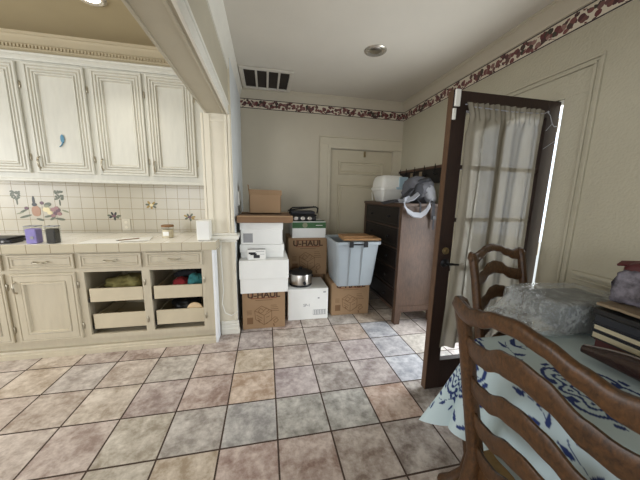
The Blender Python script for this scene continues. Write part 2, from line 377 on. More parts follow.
P1 = [(0, 2.36), (.01, 2.36), (.014, 2.38), (.014, 2.44), (.02, 2.45), (.026, 2.48), (.045, 2.53), (.05, 2.54), (.05, ZC), (0, ZC)]
crown([('Y', XR, -1, YS, YB)], P2, 'trim_2', 'cream crown moulding on the right wall', M_wall)
crown([('X', YB, -1, XL, XR)], P2, 'trim_3', 'cream crown moulding on the back wall', M_wall)
crown([('Y', -.30, 1, YS, YB)], P1, 'trim_4', 'white crown moulding along the header beam')
struct('trim_5', MB().box(XL, XR-.002, YB-.003, YB, 2.346, 2.46), M_border, 'floral wallpaper border on the back wall', 'wallpaper border')
struct('trim_6', MB().box(XR-.003, XR, YS, YB-.003, 2.346, 2.46), M_border, 'floral wallpaper border on the right wall', 'wallpaper border')
# post mouldings
W = MB()
for x, w_ in ((-.515, .02), (-.49, .045), (-.325, .02), (-.30, .02)):
    W.box(x-.01, x-.01+w_, YP-.014, YP+.002, .96, 2.0, .004)
W.box(-.50, -.28, YP-.008, YP, 1.94, 1.965, .004).box(-.49, -.29, YP-.007, YP, .1, .12).box(-.50, -.475, YP-.012, YP, .14, .93, .004).box(-.315, -.28, YP-.012, YP, .14, .93, .004)
struct('trim_7', W, M_ctrim, 'cream panel moulding on the post', 'trim')
struct('trim_8', MB().box(-.54, XL+.035, YP-.04, YP, .925, .965, .008).box(-.53, XL+.02, YP-.024, YP, .965, .985, .006).box(-.525, XL+.015, YP-.018, YP, .90, .925, .006).box(XL, XL+.03, YP, YB, .93, .965, .006), M_trim, 'cream chair rail on the post', 'trim')
struct('baseboard_left', MB().box(-.43, XL+.012, YP-.022, YP, 0, .10, .004).box(-.43, XL+.016, YP-.03, YP, 0, .06, .004).box(-.43, XL+.01, YP-.014, YP, .1, .13, .004), M_trim, 'cream baseboard around the post', 'baseboard')
struct('baseboard_back', MB().box(XL, .68, YB-.016, YB, 0, .12, .004), M_ctrim, 'cream baseboard on the back wall', 'baseboard')
struct('baseboard_right', MB().box(XR-.016, XR, YS, 1.24, 0, .12, .004).box(XR-.016, XR, D1+.1, YB, 0, .12, .004), M_ctrim, 'cream baseboard on the right wall', 'baseboard')
# trim around the doorway in the right wall
W = MB()
for a, b, o in ((1.245, 1.262, .016), (1.262, 1.276, .009), (1.276, 1.292, .018)):
    W.box(XR-o, XR, a, b, .02, 2.15-(b-1.245), .003)
    W.box(XR-o-.0006, XR, a, D1+.22, 2.1505-(b-1.245), 2.15-(a-1.245), .003)
W.box(XR-.006, XR, 1.2925, D0, 0, DH-.0005).box(XR-.006, XR, 1.2925, D1+.1, DH, 2.1025)
struct('trim_9', W, M_rwall, 'wide cream moulding framing the doorway', 'trim')
struct('trim_10', MB().box(XR+.02, XR+.12, D1-.03, D1, 0, DH-.031).box(XR+.02, XR+.12, D0, D1, DH-.0305, DH), M_trim, 'white door jamb in the right wall', 'trim')
# panel moulding lower on the right wall
W = MB()
for z0, z1, y1 in ((.895, .925, 1.215), (.87, .885, 1.205), (.80, .835, 1.215)):
    W.box(XR-.018, XR, YS, y1, z0, z1, .008)
struct('trim_11', W, M_rwall, 'cream chair rail moulding on the right wall', 'trim')
# back wall door casing
W = MB()
for a, b, o in ((0, .02, .022), (.02, .11, .012), (.11, .15, .018)):
    W.box(.69+a, .69+b, YB-o, YB, 0, 2.10-b, .003)
    W.box(.69+a, XR, YB-o-.0006, YB, 2.10-b+.0005, 2.10-a, .003)
W.box(1.72, XR, YB-.011, YB, 0, 1.9495)
struct('trim_12', W, mat('door_casing_paint', (194, 185, 163), .5, var=.03), 'wide cream casing around the back door', 'trim')
d2 = thing('door_2', 'closed cream panelled door in the back wall', 'door', (1.28, YB+.06, 0), kind='structure')
W = MB().box(bx0+.004, bx1-.004, YB+.035, YB+.075, .005, bh-.004)
pf = [(0, 0), (.003, .014), (.018, .014), (.026, .001), (.034, .001), (.04, .008), (.05, .008), (.056, .003)]
for x0, x1, z0, z1 in ((.955, 1.60, 1.625, 1.80), (.955, 1.60, .80, 1.50), (.955, 1.60, .2, .68)):
    W.panel((x0, YB+.034, z0), (1, 0, 0), (0, 0, 1), x1-x0, z1-z0, pf)
W.build('door_slab', mat('cream_door_paint', (186, 176, 152), .45, var=.03), d2)
tag(MB().lathe([(.02, 0), (.022, -.006), (.011, -.01), (.011, -.03), (.026, -.042), (.03, -.055), (.022, -.068), (0, -.07)], (.90, YB+.034, .66), 20, 'Y').build('door_knob', M_iron, d2, True), 'dark round door knob')
tag(MB().box(1.305, 1.325, YB+.005, YB+.036, 1.86, 1.93, .003).build('latch', M_brass, d2), 'small dark latch at the top')

# ------------------------------------------------------------------ kitchen cabinets
CP = [(0, 0), (0, .014), (.005, .020), (.017, .020), (.020, .013), (.024, .013), (.028, .020), (.038, .020), (.042, .012), (.047, .012), (.052, .018), (.060, .018), (.064, .010), (.068, .010), (.072, .020), (.080, .020), (.085, .006), (.089, .006)]
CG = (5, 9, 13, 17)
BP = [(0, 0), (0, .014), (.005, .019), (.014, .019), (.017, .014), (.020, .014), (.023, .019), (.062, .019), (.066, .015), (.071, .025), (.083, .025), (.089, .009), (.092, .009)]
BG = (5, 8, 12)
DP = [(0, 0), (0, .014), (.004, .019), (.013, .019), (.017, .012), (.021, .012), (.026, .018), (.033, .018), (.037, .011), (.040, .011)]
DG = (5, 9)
def hinge(x, y, z, parent): return MB().lathe([(.003, -.028), (.006, -.024), (.006, .024), (.003, .028)], (x, y, z), 10).box(x-.008, x+.008, y, y+.004, z-.02, z+.02).build('hinge', M_pull, parent, True)
def vpull(x, y, z, parent):
    w = MB().tube([(x, y, z-.045), (x, y-.018, z-.035), (x, y-.026, z), (x, y-.018, z+.035), (x, y, z+.045)], [.007, .006, .008, .006, .007])
    return w.build('door_pull', M_pull, parent, True)
def hpull(x, y, z, parent):
    w = MB().tube([(x-.045, y, z), (x-.038, y-.02, z), (x-.02, y-.026, z-.004), (x+.02, y-.026, z-.004), (x+.038, y-.02, z), (x+.045, y, z)], [.008, .006, .006, .006, .006, .008])
    return w.build('drawer_pull', M_pull, parent, True)
UY = 2.67
def upper(x0, x1, dx0, dx1, label):
    t = thing('upper_cabinet', label, 'cabinet', ((x0+x1)/2, UY, 1.43), group='upper kitchen cabinets')
    MB().box(x0, x1, UY, YK-.001, 1.43, 2.37).build('body', M_cab, t)
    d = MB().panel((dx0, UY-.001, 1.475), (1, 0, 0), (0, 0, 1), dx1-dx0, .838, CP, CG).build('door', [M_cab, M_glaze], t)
    vpull(dx0+.03, UY-.021, 1.56, d)
    for z in (1.60, 2.15): hinge(dx1+.006, UY-.004, z, d)
    return t, d
upper(-2.32, -1.855, -2.28, -1.885, 'leftmost upper cabinet, cut by the left edge of the view')
t, d = upper(-1.855, -1.405, -1.838, -1.428, 'upper cream cabinet with a blue smudge on its door')
w = MB()
w.lathe([(0, 0), (1, 0), (1, .001), (0, .001)], n=20, axis='Y'); w.bm.transform(Matrix.Translation((-1.635, UY-.0145, 1.755)) @ Matrix.Diagonal((.014, 1, .034, 1)))
w.strip([(-1.632, UY-.014, 1.73), (-1.645, UY-.014, 1.705), (-1.66, UY-.014, 1.69)], .004, (0, 1, 0), .004)
tag(w.build('blue_smudge', PAL['blue'], d), 'small blue paint smudge')
upper(-1.405, -.996, -1.386, -1.010, 'upper cream cabinet between the blue-smudged one and the one by the post')
t, d = upper(-.996, -.525, -.985, -.612, 'upper cream cabinet next to the post, rightmost')
# cornice on top, light rail below, soffit behind
struct('trim_13', MB().prism([(UY-.001, 2.325), (UY-.012, 2.328), (UY-.016, 2.338), (UY-.030, 2.352), (UY-.040, 2.358), (UY-.042, 2.372), (UY-.034, 2.378), (UY+.1, 2.378), (UY+.1, 2.3705), (UY-.001, 2.3705)], (-2.9, -.525), 'X'), M_cab, 'cream cornice along the top of the upper cabinets', 'trim', True)
struct('trim_14', MB().box(-2.9, -.525, UY-.012, UY+.02, 1.405, 1.43, .005), M_cab, 'cream light rail under the upper cabinets', 'trim')
struct('wall_soffit', MB().box(XW, -.50, 2.80, YK, 2.371, ZC), M_kit, 'soffit above the upper cabinets', 'wall')
w = MB().prism([(2.80, 2.40), (2.785, 2.40), (2.782, 2.43), (2.768, 2.445), (2.768, 2.485), (2.758, 2.49), (2.735, 2.52), (2.73, 2.535), (2.722, 2.54), (2.722, ZC), (2.80, ZC)], (-4.3, -.50), 'X')
for i in range(150):
    x = -4.2+i*.0245
    if x > -.52: break
    w.box(x, x+.013, 2.758, 2.7685, 2.458, 2.480)
struct('trim_15', w, M_kit, 'cream dentil crown above the upper cabinets', 'trim')
# filler strip between uppers and wall end
BY = 2.345
def base_cab(x0, x1, label, closed=True, end=False, stile=.03):
    t = thing('base_cabinet', label, 'cabinet', ((x0+x1)/2, BY, 0), group='base kitchen cabinets')
    w = MB()
    if closed: w.box(x0, x1, BY, YK-.02, .128, .868)
    else:
        w.box(x0, x0+.018, BY+.0225, YK-.02, .13, .868).box(x1-.018, x1, BY+.0225, YK-.02, .13, .868).box(x0+.0185, x1-.0185, BY+.0225, YK-.052, .13, .15).box(x0+.0185, x1-.0185, YK-.05, YK-.02, .13, .868).box(x0+.0185, x1-.0185, BY+.0225, YK-.052, .71, .735)
        w.box(x0, x0+stile, BY, BY+.022, .128, .868).box(x1-stile, x1, BY, BY+.022, .128, .868).box(x0+stile, x1-stile, BY+.0004, BY+.022, .128, .165).box(x0+stile, x1-stile, BY+.0004, BY+.022, .70, .868)
    w.build('body', M_cab2 if closed else [M_cab2], t)
    MB().prism([(BY-.012, .001), (BY-.012, .036), (BY-.006, .040), (BY-.006, .058), (BY, .066), (BY+.03, .066), (BY+.03, .128), (BY+.05, .128), (BY+.05, .001)], (x0, x1), 'X').build('plinth', M_cab2, t)
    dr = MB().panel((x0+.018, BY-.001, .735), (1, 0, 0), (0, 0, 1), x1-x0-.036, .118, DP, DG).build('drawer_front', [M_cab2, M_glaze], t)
    hpull((x0+x1)/2, BY-.02, .795, dr)
    if closed:
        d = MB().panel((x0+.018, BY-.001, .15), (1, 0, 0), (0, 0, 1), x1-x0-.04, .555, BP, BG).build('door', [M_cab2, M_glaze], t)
        vpull(x0+.05, BY-.02, .60, d)
        for z in (.25, .60): hinge(x1-.016, BY-.006, z, d)
    else:
        for z in (.27, .60): hinge(x1-.012, BY-.006, z, t)
        for z0, z1, dy in ((.205, .335, .012), (.445, .558, .0)):
            a, b, y = x0+stile+.018, x1-stile-.004, BY+.004+dy
            tr = MB().box(a, b, y, y+.016, z0, z1, .002).box(a, a+.012, y+.016, y+.50, z0+.01, z1-.02).box(b-.012, b, y+.016, y+.50, z0+.01, z1-.02).box(a, b, y+.49, y+.50, z0+.01, z1-.02).box(a, b, y+.01, y+.50, z0+.012, z0+.022).build('pull_out_tray', M_tray, t)
            MB().box(a-.014, a-.002, y+.004, y+.48, z0-.004, z0+.03).build('runner', M_iron, tr); MB().box(b+.0008, b+.0035, y+.004, y+.48, z0-.004, z0+.03).build('runner', M_iron, tr)
    if end:
        MB().box(x1+.06, x1+.078, BY-.004, YP-.024, .001, .868).build('end_panel', M_endp, t)['label'] = 'plain white end panel'
        MB().box(x1+.0005, x1+.0595, BY, BY+.022, .128, .868).build('filler_stile', M_cab2, t)
        MB().prism([(BY-.012, .001), (BY-.012, .036), (BY-.006, .040), (BY-.006, .058), (BY, .066), (BY+.03, .066), (BY+.03, .128), (BY+.05, .128), (BY+.05, .001)], (x1, x1+.0595), 'X').build('plinth', M_cab2, t)
    return t
base_cab(-2.37, -1.915, 'base cabinet cut by the left edge of the view, under the black appliance')
base_cab(-1.915, -1.452, 'closed base cabinet with one door, left of the open-fronted cabinets')
base_cab(-1.452, -.982, 'open-fronted base cabinet with olive cloth in its upper tray', False)
base_cab(-.982, -.518, 'open-fronted base cabinet next to the post, red and teal cloth inside', False, True)
ct = thing('countertop', 'white tiled countertop running above the base cabinets', 'countertop', (-1.5, BY, .87))
MB().box(-2.9, -.423, BY-.03, YP-.004, .872, .932).box(-2.9, -.502, YP-.006, YK-.013, .872, .932).build('worktop', M_ct, ct)
MB().box(-2.9, -.42, BY-.040, BY-.028, .866, .934, .005).box(-.424, -.414, BY-.04, YP-.03, .866, .934, .004).build('edge_tiles', M_cte, ct)

# ---- things in the trays
def cloth(name, label, cat, c, r, m, seed, amp=.35):
    o = MB().lump(c, r, 2.2, amp, 14, seed).build(name, m, None, True, auto=80); return tag(o, label, cat, 'cloths in the pull-out trays')
cloth('folded_cloth', 'crumpled olive green cloth in the upper tray of the open cabinet', 'cloth', (-1.20, 2.55, .545), (.16, .13, .055), M_olive, 1)
cloth('folded_cloth', 'bright red cloth in the upper right tray, left of the teal one', 'cloth', (-.76, 2.50, .53), (.07, .09, .05), M_redc, 3, .2)
cloth('folded_cloth', 'teal cloth bundle in the upper right tray', 'cloth', (-.63, 2.50, .55), (.075, .09, .06), M_teal, 4, .3)
cloth('folded_cloth', 'dark cloth bundle behind the red cloth in the upper right tray', 'cloth', (-.72, 2.70, .55), (.15, .08, .05), M_dgrey, 5, .3)
cloth('bag', 'black bag lying in the lower right tray', 'bag', (-.74, 2.55, .31), (.11, .12, .06), M_black, 6, .35)
o = MB().lathe([(0, 0), (.062, 0), (.066, .004), (.066, .01), (.062, .014), (0, .014)], (-.63, 2.380, .315), 32, 'Y').build('serving_board', M_beige, None, True)
tag(o, 'pale round disc standing at the front of the lower right tray', 'board')

# ---- things on the counter
def jar(name, label, x, y, w, h, m, z=.933):
    t = thing(name, label, 'candle', (x, y, z), group='square jar candles on the counter')
    MB().box(x-w/2, x+w/2, y-w/2, y+w/2, z, z+h-.022, .008).build('wax', m, t)
    e = .003
    MB().box(x-w/2-e, x+w/2+e, y-w/2-e, y-w/2-.001, z, z+h, .001).box(x-w/2-e, x+w/2+e, y+w/2+.001, y+w/2+e, z, z+h, .001).box(x-w/2-e, x-w/2-.001, y-w/2, y+w/2, z, z+h, .001).box(x+w/2+.001, x+w/2+e, y-w/2, y+w/2, z, z+h, .001).build('glass', M_jar, t)
    MB().box(x-w/2-e, x+w/2+e, y-w/2-e, y-w/2, z+h-.006, z+h, .001).box(x-w/2-e, x+w/2+e, y+w/2, y+w/2+e, z+h-.006, z+h, .001).box(x-w/2-e, x-w/2, y-w/2+.0002, y+w/2-.0002, z+h-.006, z+h, .001).box(x+w/2, x+w/2+e, y-w/2+.0002, y+w/2-.0002, z+h-.006, z+h, .001).build('rim', M_lab, t)
    return t
jp = jar('candle_jar', 'purple candle in a square glass jar on the counter', -1.738, 2.384, .068, .135, M_purple)
MB().lathe([(0, 0), (.012, 0), (.012, -.0015), (0, -.0015)], (-1.728, 2.3465, .980), 16, 'Y').build('label', M_lab, jp)['label'] = 'small grey and white label'
jar('candle_jar', 'black candle in a square glass jar on the counter', -1.610, 2.377, .060, .135, M_black)
t = thing('lidded_candle', 'small cream candle jar with a wooden lid on the counter', 'candle', (-.876, 2.60, .933))
MB().lathe([(0, 0), (.042, 0), (.045, .006), (.045, .075), (0, .076)], (-.876, 2.60, .933)).build('wax', M_wax, t, True)
MB().lathe([(.047, 0), (.0485, 0), (.0485, .098), (.047, .098)], (-.876, 2.60, .933)).build('glass', M_jar, t, True)
MB().lathe([(0, 0), (.049, 0), (.051, .003), (.051, .014), (.048, .017), (0, .017)], (-.876, 2.60, 1.031)).build('lid', M_lid, t, True)
MB().box(-.90, -.852, 2.5495, 2.5515, .955, .99).build('label', M_paper, t)
t = thing('white_speaker', 'white box shaped speaker at the right end of the counter', 'speaker', (-.53, 2.44, .933))
MB().box(-.582, -.475, 2.385, 2.49, .935, 1.11, .008).build('housing', M_whitep, t)
MB().box(-.575, -.482, 2.383, 2.386, .945, 1.10, .001).build('grille', M_box, t)
MB().box(-.576, -.481, 2.391, 2.484, .933, .9355).build('foot', M_lab, t)
t = thing('countertop_burner', 'low black appliance with pale knobs at the left end of the counter', 'appliance', (-1.98, 2.42, .933))
MB().box(-2.2, -1.875, 2.36, 2.54, .938, .962, .01).box(-2.19, -1.90, 2.37, 2.53, .96, .975, .006).build('body', M_black, t)
for x in (-2.05, -1.985, -1.92): MB().lathe([(0, 0), (.009, 0), (.008, -.008), (0, -.009)], (x, 2.36, .951), 14, 'Y').build('knob', M_lab, t, True)
for x in (-2.17, -1.90): MB().box(x-.015, x+.015, 2.38, 2.48, .933, .94).build('foot', M_iron, t)
for x, y, rz, l, w_, h_ in ((-1.30, 2.44, .04, 'sheet of white paper at the front edge of the counter', .28, .21), (-1.10, 2.50, .22, 'sheet of white paper under the pencil on the counter', .23, .2)):
    w = MB().box(-w_/2, w_/2, -h_/2, h_/2, 0, .0012); w.bm.transform(Matrix.Translation((x, y, .9335 if rz < .1 else .9352)) @ Matrix.Rotation(rz, 4, 'Z'))
    tag(w.build('paper_sheet', M_paper), l, 'paper', 'papers on the counter')
t = thing('pencil', 'thin dark pencil lying on the papers', 'pencil', (-1.13, 2.46, .9365))
MB().tube([(-1.19, 2.42, .9405), (-1.08, 2.52, .9405)], .0038, 6).build('shaft', M_lid, t); MB().tube([(-1.19, 2.42, .9405), (-1.205, 2.4065, .9405)], [.0038, .0005], 6).build('tip', M_iron, t)
# decorative wall tiles
def tileflower(x, z, cols, label, seed):
    rnd = random.Random(seed); w = MB(); y = YK-.012
    for k in range(7):
        a = 2*PI*k/7+rnd.random()*.4; r = .026+.01*rnd.random(); w.mi = 0 if k % 3 else 1
        cx, cz = x+1.2*r*math.cos(a), z+.8*r*math.sin(a); p = []
        for q in range(10):
            b = 2*PI*q/10; lx, lz = .02*math.cos(b), .010*math.sin(b); p.append((cx+lx*math.cos(a)-lz*math.sin(a), cz+lx*math.sin(a)+lz*math.cos(a)))
        w.prism(p, (y-.0015-.0002*k, y), 'Y')
    w.mi = 2; w.prism([(x+.017*math.cos(2*PI*q/12), z+.014*math.sin(2*PI*q/12)) for q in range(12)], (y-.0035, y), 'Y')
    return tag(w.build('painted_tile', [PAL[c] for c in cols]), label, 'tile', 'painted flower tiles on the backsplash')
tileflower(-1.469, 1.096, ('dark', 'leaf', 'plum'), 'tile painted with a dark plum flower, left of the outlet', 1)
tileflower(-1.128, 1.208, ('gold', 'leaf', 'cream'), 'tile painted with a yellow flower, the highest of the painted ones', 2)
tileflower(-.778, 1.088, ('leaf', 'gold', 'plum'), 'tile painted with green leaves and a red fruit, near the white speaker', 3)
y = YK-.012
def blob(w, x, z, rx, rz_, rot=0, n=14, d=.0015):
    x -= .035
    p = [(rx*math.cos(2*PI*q/n), rz_*math.sin(2*PI*q/n)) for q in range(n)]
    w.prism([(x+a*math.cos(rot)-b*math.sin(rot), z+a*math.sin(rot)+b*math.cos(rot)) for a, b in p], (y-d, y), 'Y')
rnd = random.Random(5)
mur = MB(); murm = []; murn = [0]
def pmur(name, m, items):
    if m not in murm: murm.append(m)
    mur.mi = murm.index(m)
    for it in items: murn[0] += 1; blob(mur, *it, d=.0012+.00003*murn[0])
pmur('painted_tree', PAL['leaf'], [(-2.215+rnd.uniform(-.03, .03), 1.285+rnd.uniform(-.04, .035), .013, .008, rnd.random()*3) for _ in range(22)]+[(-2.21, 1.225, .006, .03)])
pmur('painted_tree', PAL['leaf'], [(-1.875+rnd.uniform(-.03, .03), 1.29+rnd.uniform(-.04, .035), .012, .008, rnd.random()*3) for _ in range(22)]+[(-1.875, 1.22, .006, .03)])
pmur('wine_bottle', PAL['wicker'], [(-2.072, 1.145, .036, .045), (-2.072, 1.12, .034, .03)]); pmur('bottle_neck', PAL['dark'], [(-2.082, 1.235, .010, .045), (-2.08, 1.20, .02, .016)])
pmur('painted_fruit', PAL['plum'], [(-2.02, 1.215, .016, .016), (-2.145, 1.165, .016, .016), (-1.92, 1.12, .02, .018), (-1.90, 1.15, .022, .02)])
pmur('painted_fruit', PAL['rose'], [(-1.935, 1.155, .022, .02), (-1.945, 1.095, .02, .018), (-1.89, 1.115, .02, .018), (-1.91, 1.17, .018, .016)])
pmur('painted_fruit', PAL['cream'], [(-1.99, 1.155, .03, .024), (-1.965, 1.125, .022, .018)])
pmur('painted_leaf', PAL['leaf'], [(-2.16, 1.09, .05, .010, .3), (-2.17, 1.14, .035, .008, .5), (-2.05, 1.06, .03, .010, -.3), (-1.985, 1.09, .03, .010, .2), (-1.89, 1.065, .04, .012, -.2), (-1.975, 1.20, .03, .02, .4), (-1.95, 1.07, .025, .01, .6)])
pmur('painted_leaf', PAL['sage'], [(-1.84, 1.14, .03, .008, -.4), (-1.985, 1.185, .02, .012, .2), (-2.20, 1.12, .03, .006, .3)])
tag(mur.build('tile_mural', murm), 'painted tile mural of a wine bottle and fruit above the candles', 'tile mural')
t = thing('wall_outlet', 'cream outlet plate on the tiled backsplash', 'outlet', (-1.368, YK-.012, .955))
MB().box(-1.405, -1.331, YK-.018, YK-.012, .955, 1.07, .003).build('plate', mat('outlet_plastic', (200, 192, 172), .4), t)
for z in (.985, 1.035): MB().lathe([(0, 0), (.015, 0), (.014, -.003), (0, -.003)], (-1.368, YK-.018, z), 16, 'Y').box(-1.375, -1.372, YK-.022, YK-.02, z-.006, z+.006).box(-1.364, -1.361, YK-.022, YK-.02, z-.006, z+.006).build('socket', M_ctrim, t)

# ------------------------------------------------------------------ ceiling fittings
def downlight(x, y, label, on):
    t = thing('recessed_light', label, 'ceiling light', (x, y, ZC-.015), group='recessed ceiling lights')
    MB().lathe([(.058, -.002), (.075, -.012), (.092, -.006), (.095, 0), (.058, 0)], (x, y, ZC)).build('trim_ring', M_chrome, t, True)
    if on: MB().lathe([(0, -.004), (.058, -.004), (.058, -.001), (0, -.001)], (x, y, ZC)).build('lamp', M_lamp, t, True)
    else: MB().lathe([(0, -.012), (.03, -.011), (.05, -.005), (.055, -.001), (0, -.001)], (x, y, ZC)).build('lamp', M_steel, t, True)
downlight(.93, 2.33, 'unlit recessed ceiling light above the stacked boxes', False)
downlight(-1.085, 2.17, 'lit recessed ceiling light over the kitchen counter', True)
downlight(-2.35, 2.0, 'added lit recessed ceiling light, out of view further left in the kitchen', True)  # unseen fixture, added to light the kitchen
t = thing('ceiling_vent', 'cream slatted air vent in the ceiling near the back wall', 'vent', (.03, 3.17, ZC-.02))
vx0, vx1, vy0, vy1 = -.24, .298, 2.87, 3.398
MB().box(vx0, vx1, vy0, vy0+.04, ZC-.02, ZC-.001, .004).box(vx0, vx1, vy1-.04, vy1, ZC-.02, ZC-.001, .004).box(vx0, vx0+.04, vy0+.0401, vy1-.0401, ZC-.0195, ZC-.001, .004).box(vx1-.04, vx1, vy0+.0401, vy1-.0401, ZC-.0195, ZC-.001, .004).build('frame', M_vent, t)
MB().box(vx0+.04, vx1-.04, vy0+.04, vy1-.04, ZC-.004, ZC-.001).build('duct', M_ventd, t)
for k in range(3): MB().box(vx0+.045+.1165*(k+1)-.011, vx0+.045+.1165*(k+1)+.011, vy0+.04, vy1-.04, ZC-.018, ZC-.005, .002).build('divider', M_vent, t)
w = MB()
for k in range(22):
    yy = vy0+.05+k*.0185
    w.box(vx0+.045, vx1-.045, yy, yy+.010, ZC-.010, ZC-.0085)
w.build('louvres', M_ventd, t)

# ------------------------------------------------------------------ stacked boxes in the corner
def carton_art(w, x0, x1, z0, z1, y, up=0):
    w_ = x1-x0; h = z1-z0; zt = z1-.001; z1 += up; e = .0012
    u0, u1, v0, v1 = x0+.2*w_, x0+.8*w_, z1-.235*h, z1-.055*h; b = .007
    w.mi = 1; w.box(u0, u1, y-e, y, v0, v0+b).box(u0, u0+b, y-e*.9, y, v0+b, min(v1-b, zt)).box(u1-b, u1, y-e*.9, y, v0+b, min(v1-b, zt))
    if not up: w.box(u0, u1, y-e, y, v1-b, v1)
    w.mi = 2; w.box(x0+.3*w_, x0+.7*w_, y-e, y, z1-.285*h, z1-.272*h)
    for k in range(4):
        w.box(x0+.1*w_, x0+.21*w_, y-e, y, z0+(.50-.035*k)*h, z0+(.512-.035*k)*h); w.box(x0+.66*w_, x0+(.8+.02*k)*w_, y-e, y, z0+(.62-.05*k)*h, z0+(.632-.05*k)*h)
    w.box(x0+.1*w_, x0+.24*w_, y-e, y, z0+.14*h, z0+.32*h)
    def ln(pts, k=.0028):
        for p, q in zip(pts, pts[1:]): w.strip([(x0+p[0]*w_, y-.0006, z0+p[1]*h), (x0+q[0]*w_, y-.0006, z0+q[1]*h)], .0006, (0, 1, 0), k*2)
    ln([(.28, .5), (.5, .36), (.5, .1), (.3, .26), (.28, .5)]); ln([(.28, .5), (.44, .62), (.68, .48), (.5, .36)]); ln([(.5, .1), (.68, .22), (.68, .48)])
    ln([(.36, .48), (.42, .56), (.5, .48), (.42, .42), (.36, .48)]); ln([(.5, .5), (.56, .56), (.62, .5), (.55, .44)]); ln([(.34, .3), (.44, .22)]); ln([(.32, .38), (.46, .28)])
    ln([(.55, .3), (.63, .34)]); ln([(.72, .2), (.8, .26), (.84, .2), (.76, .13), (.72, .2)]); ln([(.72, .12), (.74, .04)], .006); ln([(.36, .24), (.4, .18)], .006); ln([(.55, .12), (.75, .3), (.82, .28)])
    w.mi = 0
    return lambda t: text('lettering', 'U-HAUL', .082*w_/.42, ((x0+x1)/2, y-.0006, (v0+v1)/2), M_ink, t, bold=.0026, sx=1.08, ztop=zt)
def carton(name, label, x0, x1, y0, y1, z0, z1, m=M_card, art=True, cat='box', up=0, group='brown printed moving boxes'):
    t = thing(name, label, cat, ((x0+x1)/2, (y0+y1)/2, z0), group=group if art else None)
    w = MB().box(x0, x1, y0, y1, z0, z1, .004)
    fin = carton_art(w, x0, x1, z0, z1, y0, up) if art else None
    w.build('carton', [m, M_red, M_ink2], t)
    if fin: fin(t)
    MB().box((x0+x1)/2-.002, (x0+x1)/2+.002, y0+.004, y1-.004, z1-.0005, z1+.0008).build('flap_seam', M_ink, t)
    return t
carton('moving_box', 'brown printed moving box on the floor by the post, under white cartons', -.238, .178, 2.535, 2.95, .001, .388, up=.022)
carton('moving_box', 'brown printed moving box on the floor under the pale plastic tote', .706, 1.150, 2.70, 3.14, .001, .388, up=.02)
carton('moving_box', 'brown printed moving box under the green and white carton', .252, .720, 3.04, 3.44, .388, .838)
carton('cardboard_box', 'plain brown box on the floor behind the slow cooker', .24, .69, 3.07, 3.44, .001, .387, M_card2, False)
def filebox(label, x0, x1, y0, y1, z0, z1, lid, lab=False):
    t = thing('white_carton', label, 'box', ((x0+x1)/2, (y0+y1)/2, z0), group='white cartons of the left stack')
    MB().box(x0+.006, x1-.006, y0+.006, y1-.006, z0, z1-.01, .003).build('carton', M_box, t)
    MB().box(x0, x1, y0, y1, z1-lid, z1, .004).build('lid', M_box, t)
    if lab:
        MB().box(x0+.03, x0+.12, y0+.0048, y0+.0062, z0+.02, z0+.11).build('printed_label', M_lab, t)
    return t
filebox('low wide white lidded carton resting directly on the brown moving box', -.254, .212, 2.50, 2.95, .389, .717, .185)
filebox('white lidded carton behind the small product box, middle of the left stack', -.252, .176, 2.61, 2.98, .718, .849, .075)
filebox('white lidded carton with a grey label, directly under the flat brown case', -.248, .165, 2.615, 2.98, .850, 1.071, .075, True)
t = thing('product_box', 'small white product box with a picture, on the low white carton', 'box', (-.094, 2.56, .718))
MB().box(-.178, -.006, 2.525, 2.60, .718, .815, .003).build('carton', M_box, t)
MB().box(-.165, -.10, 2.5238, 2.526, .775, .792).box(-.15, -.09, 2.5238, 2.526, .765, .78).box(-.12, -.062, 2.5238, 2.526, .735, .765).build('picture', M_dgrey, t)
MB().box(-.10, -.02, 2.5238, 2.526, .795, .800).box(-.06, -.02, 2.5238, 2.526, .77, .774).box(-.172, -.01, 2.54, 2.585, .8145, .8158).build('print', M_lab, t)
t = thing('flat_case', 'flat brown cardboard case lying across the left stack', 'case', (-.01, 2.75, 1.072))
MB().box(-.265, .255, 2.51, 3.02, 1.073, 1.135, .012).build('case', M_card2, t)
MB().box(-.262, .252, 2.502, 2.53, 1.128, 1.142, .006).box(-.262, .252, 3.0, 3.02, 1.13, 1.142, .006).build('rim', M_card, t)
MB().box(.18, .24, 2.55, 2.64, 1.134, 1.139, .002).build('tape', M_ink2, t)
t = thing('open_cardboard_box', 'small open brown cardboard box on top of the left stack', 'box', (0, 2.9, 1.143))
w = MB()
w.box(-.165, .157, 2.80, 2.805, 1.143, 1.335).box(-.165, .157, 2.965, 2.97, 1.143, 1.335).box(-.165, -.16, 2.80, 2.97, 1.143, 1.34).box(.152, .157, 2.80, 2.97, 1.143, 1.335).box(-.165, .157, 2.80, 2.97, 1.143, 1.148)
w.build('carton', M_card, t)
MB().box(-.0, .33, 0, .004, 0, .06, m=Matrix.Translation((-.165, 2.80, 1.335)) @ Matrix.Rotation(-.5, 4, 'X') @ Matrix.Rotation(.02, 4, 'Y')).build('flap', M_card, t)
MB().box(-.004, 0, 0, .16, 0, .10, m=Matrix.Translation((-.163, 2.805, 1.335)) @ Matrix.Rotation(-.12, 4, 'Y')).build('flap', M_card, t)
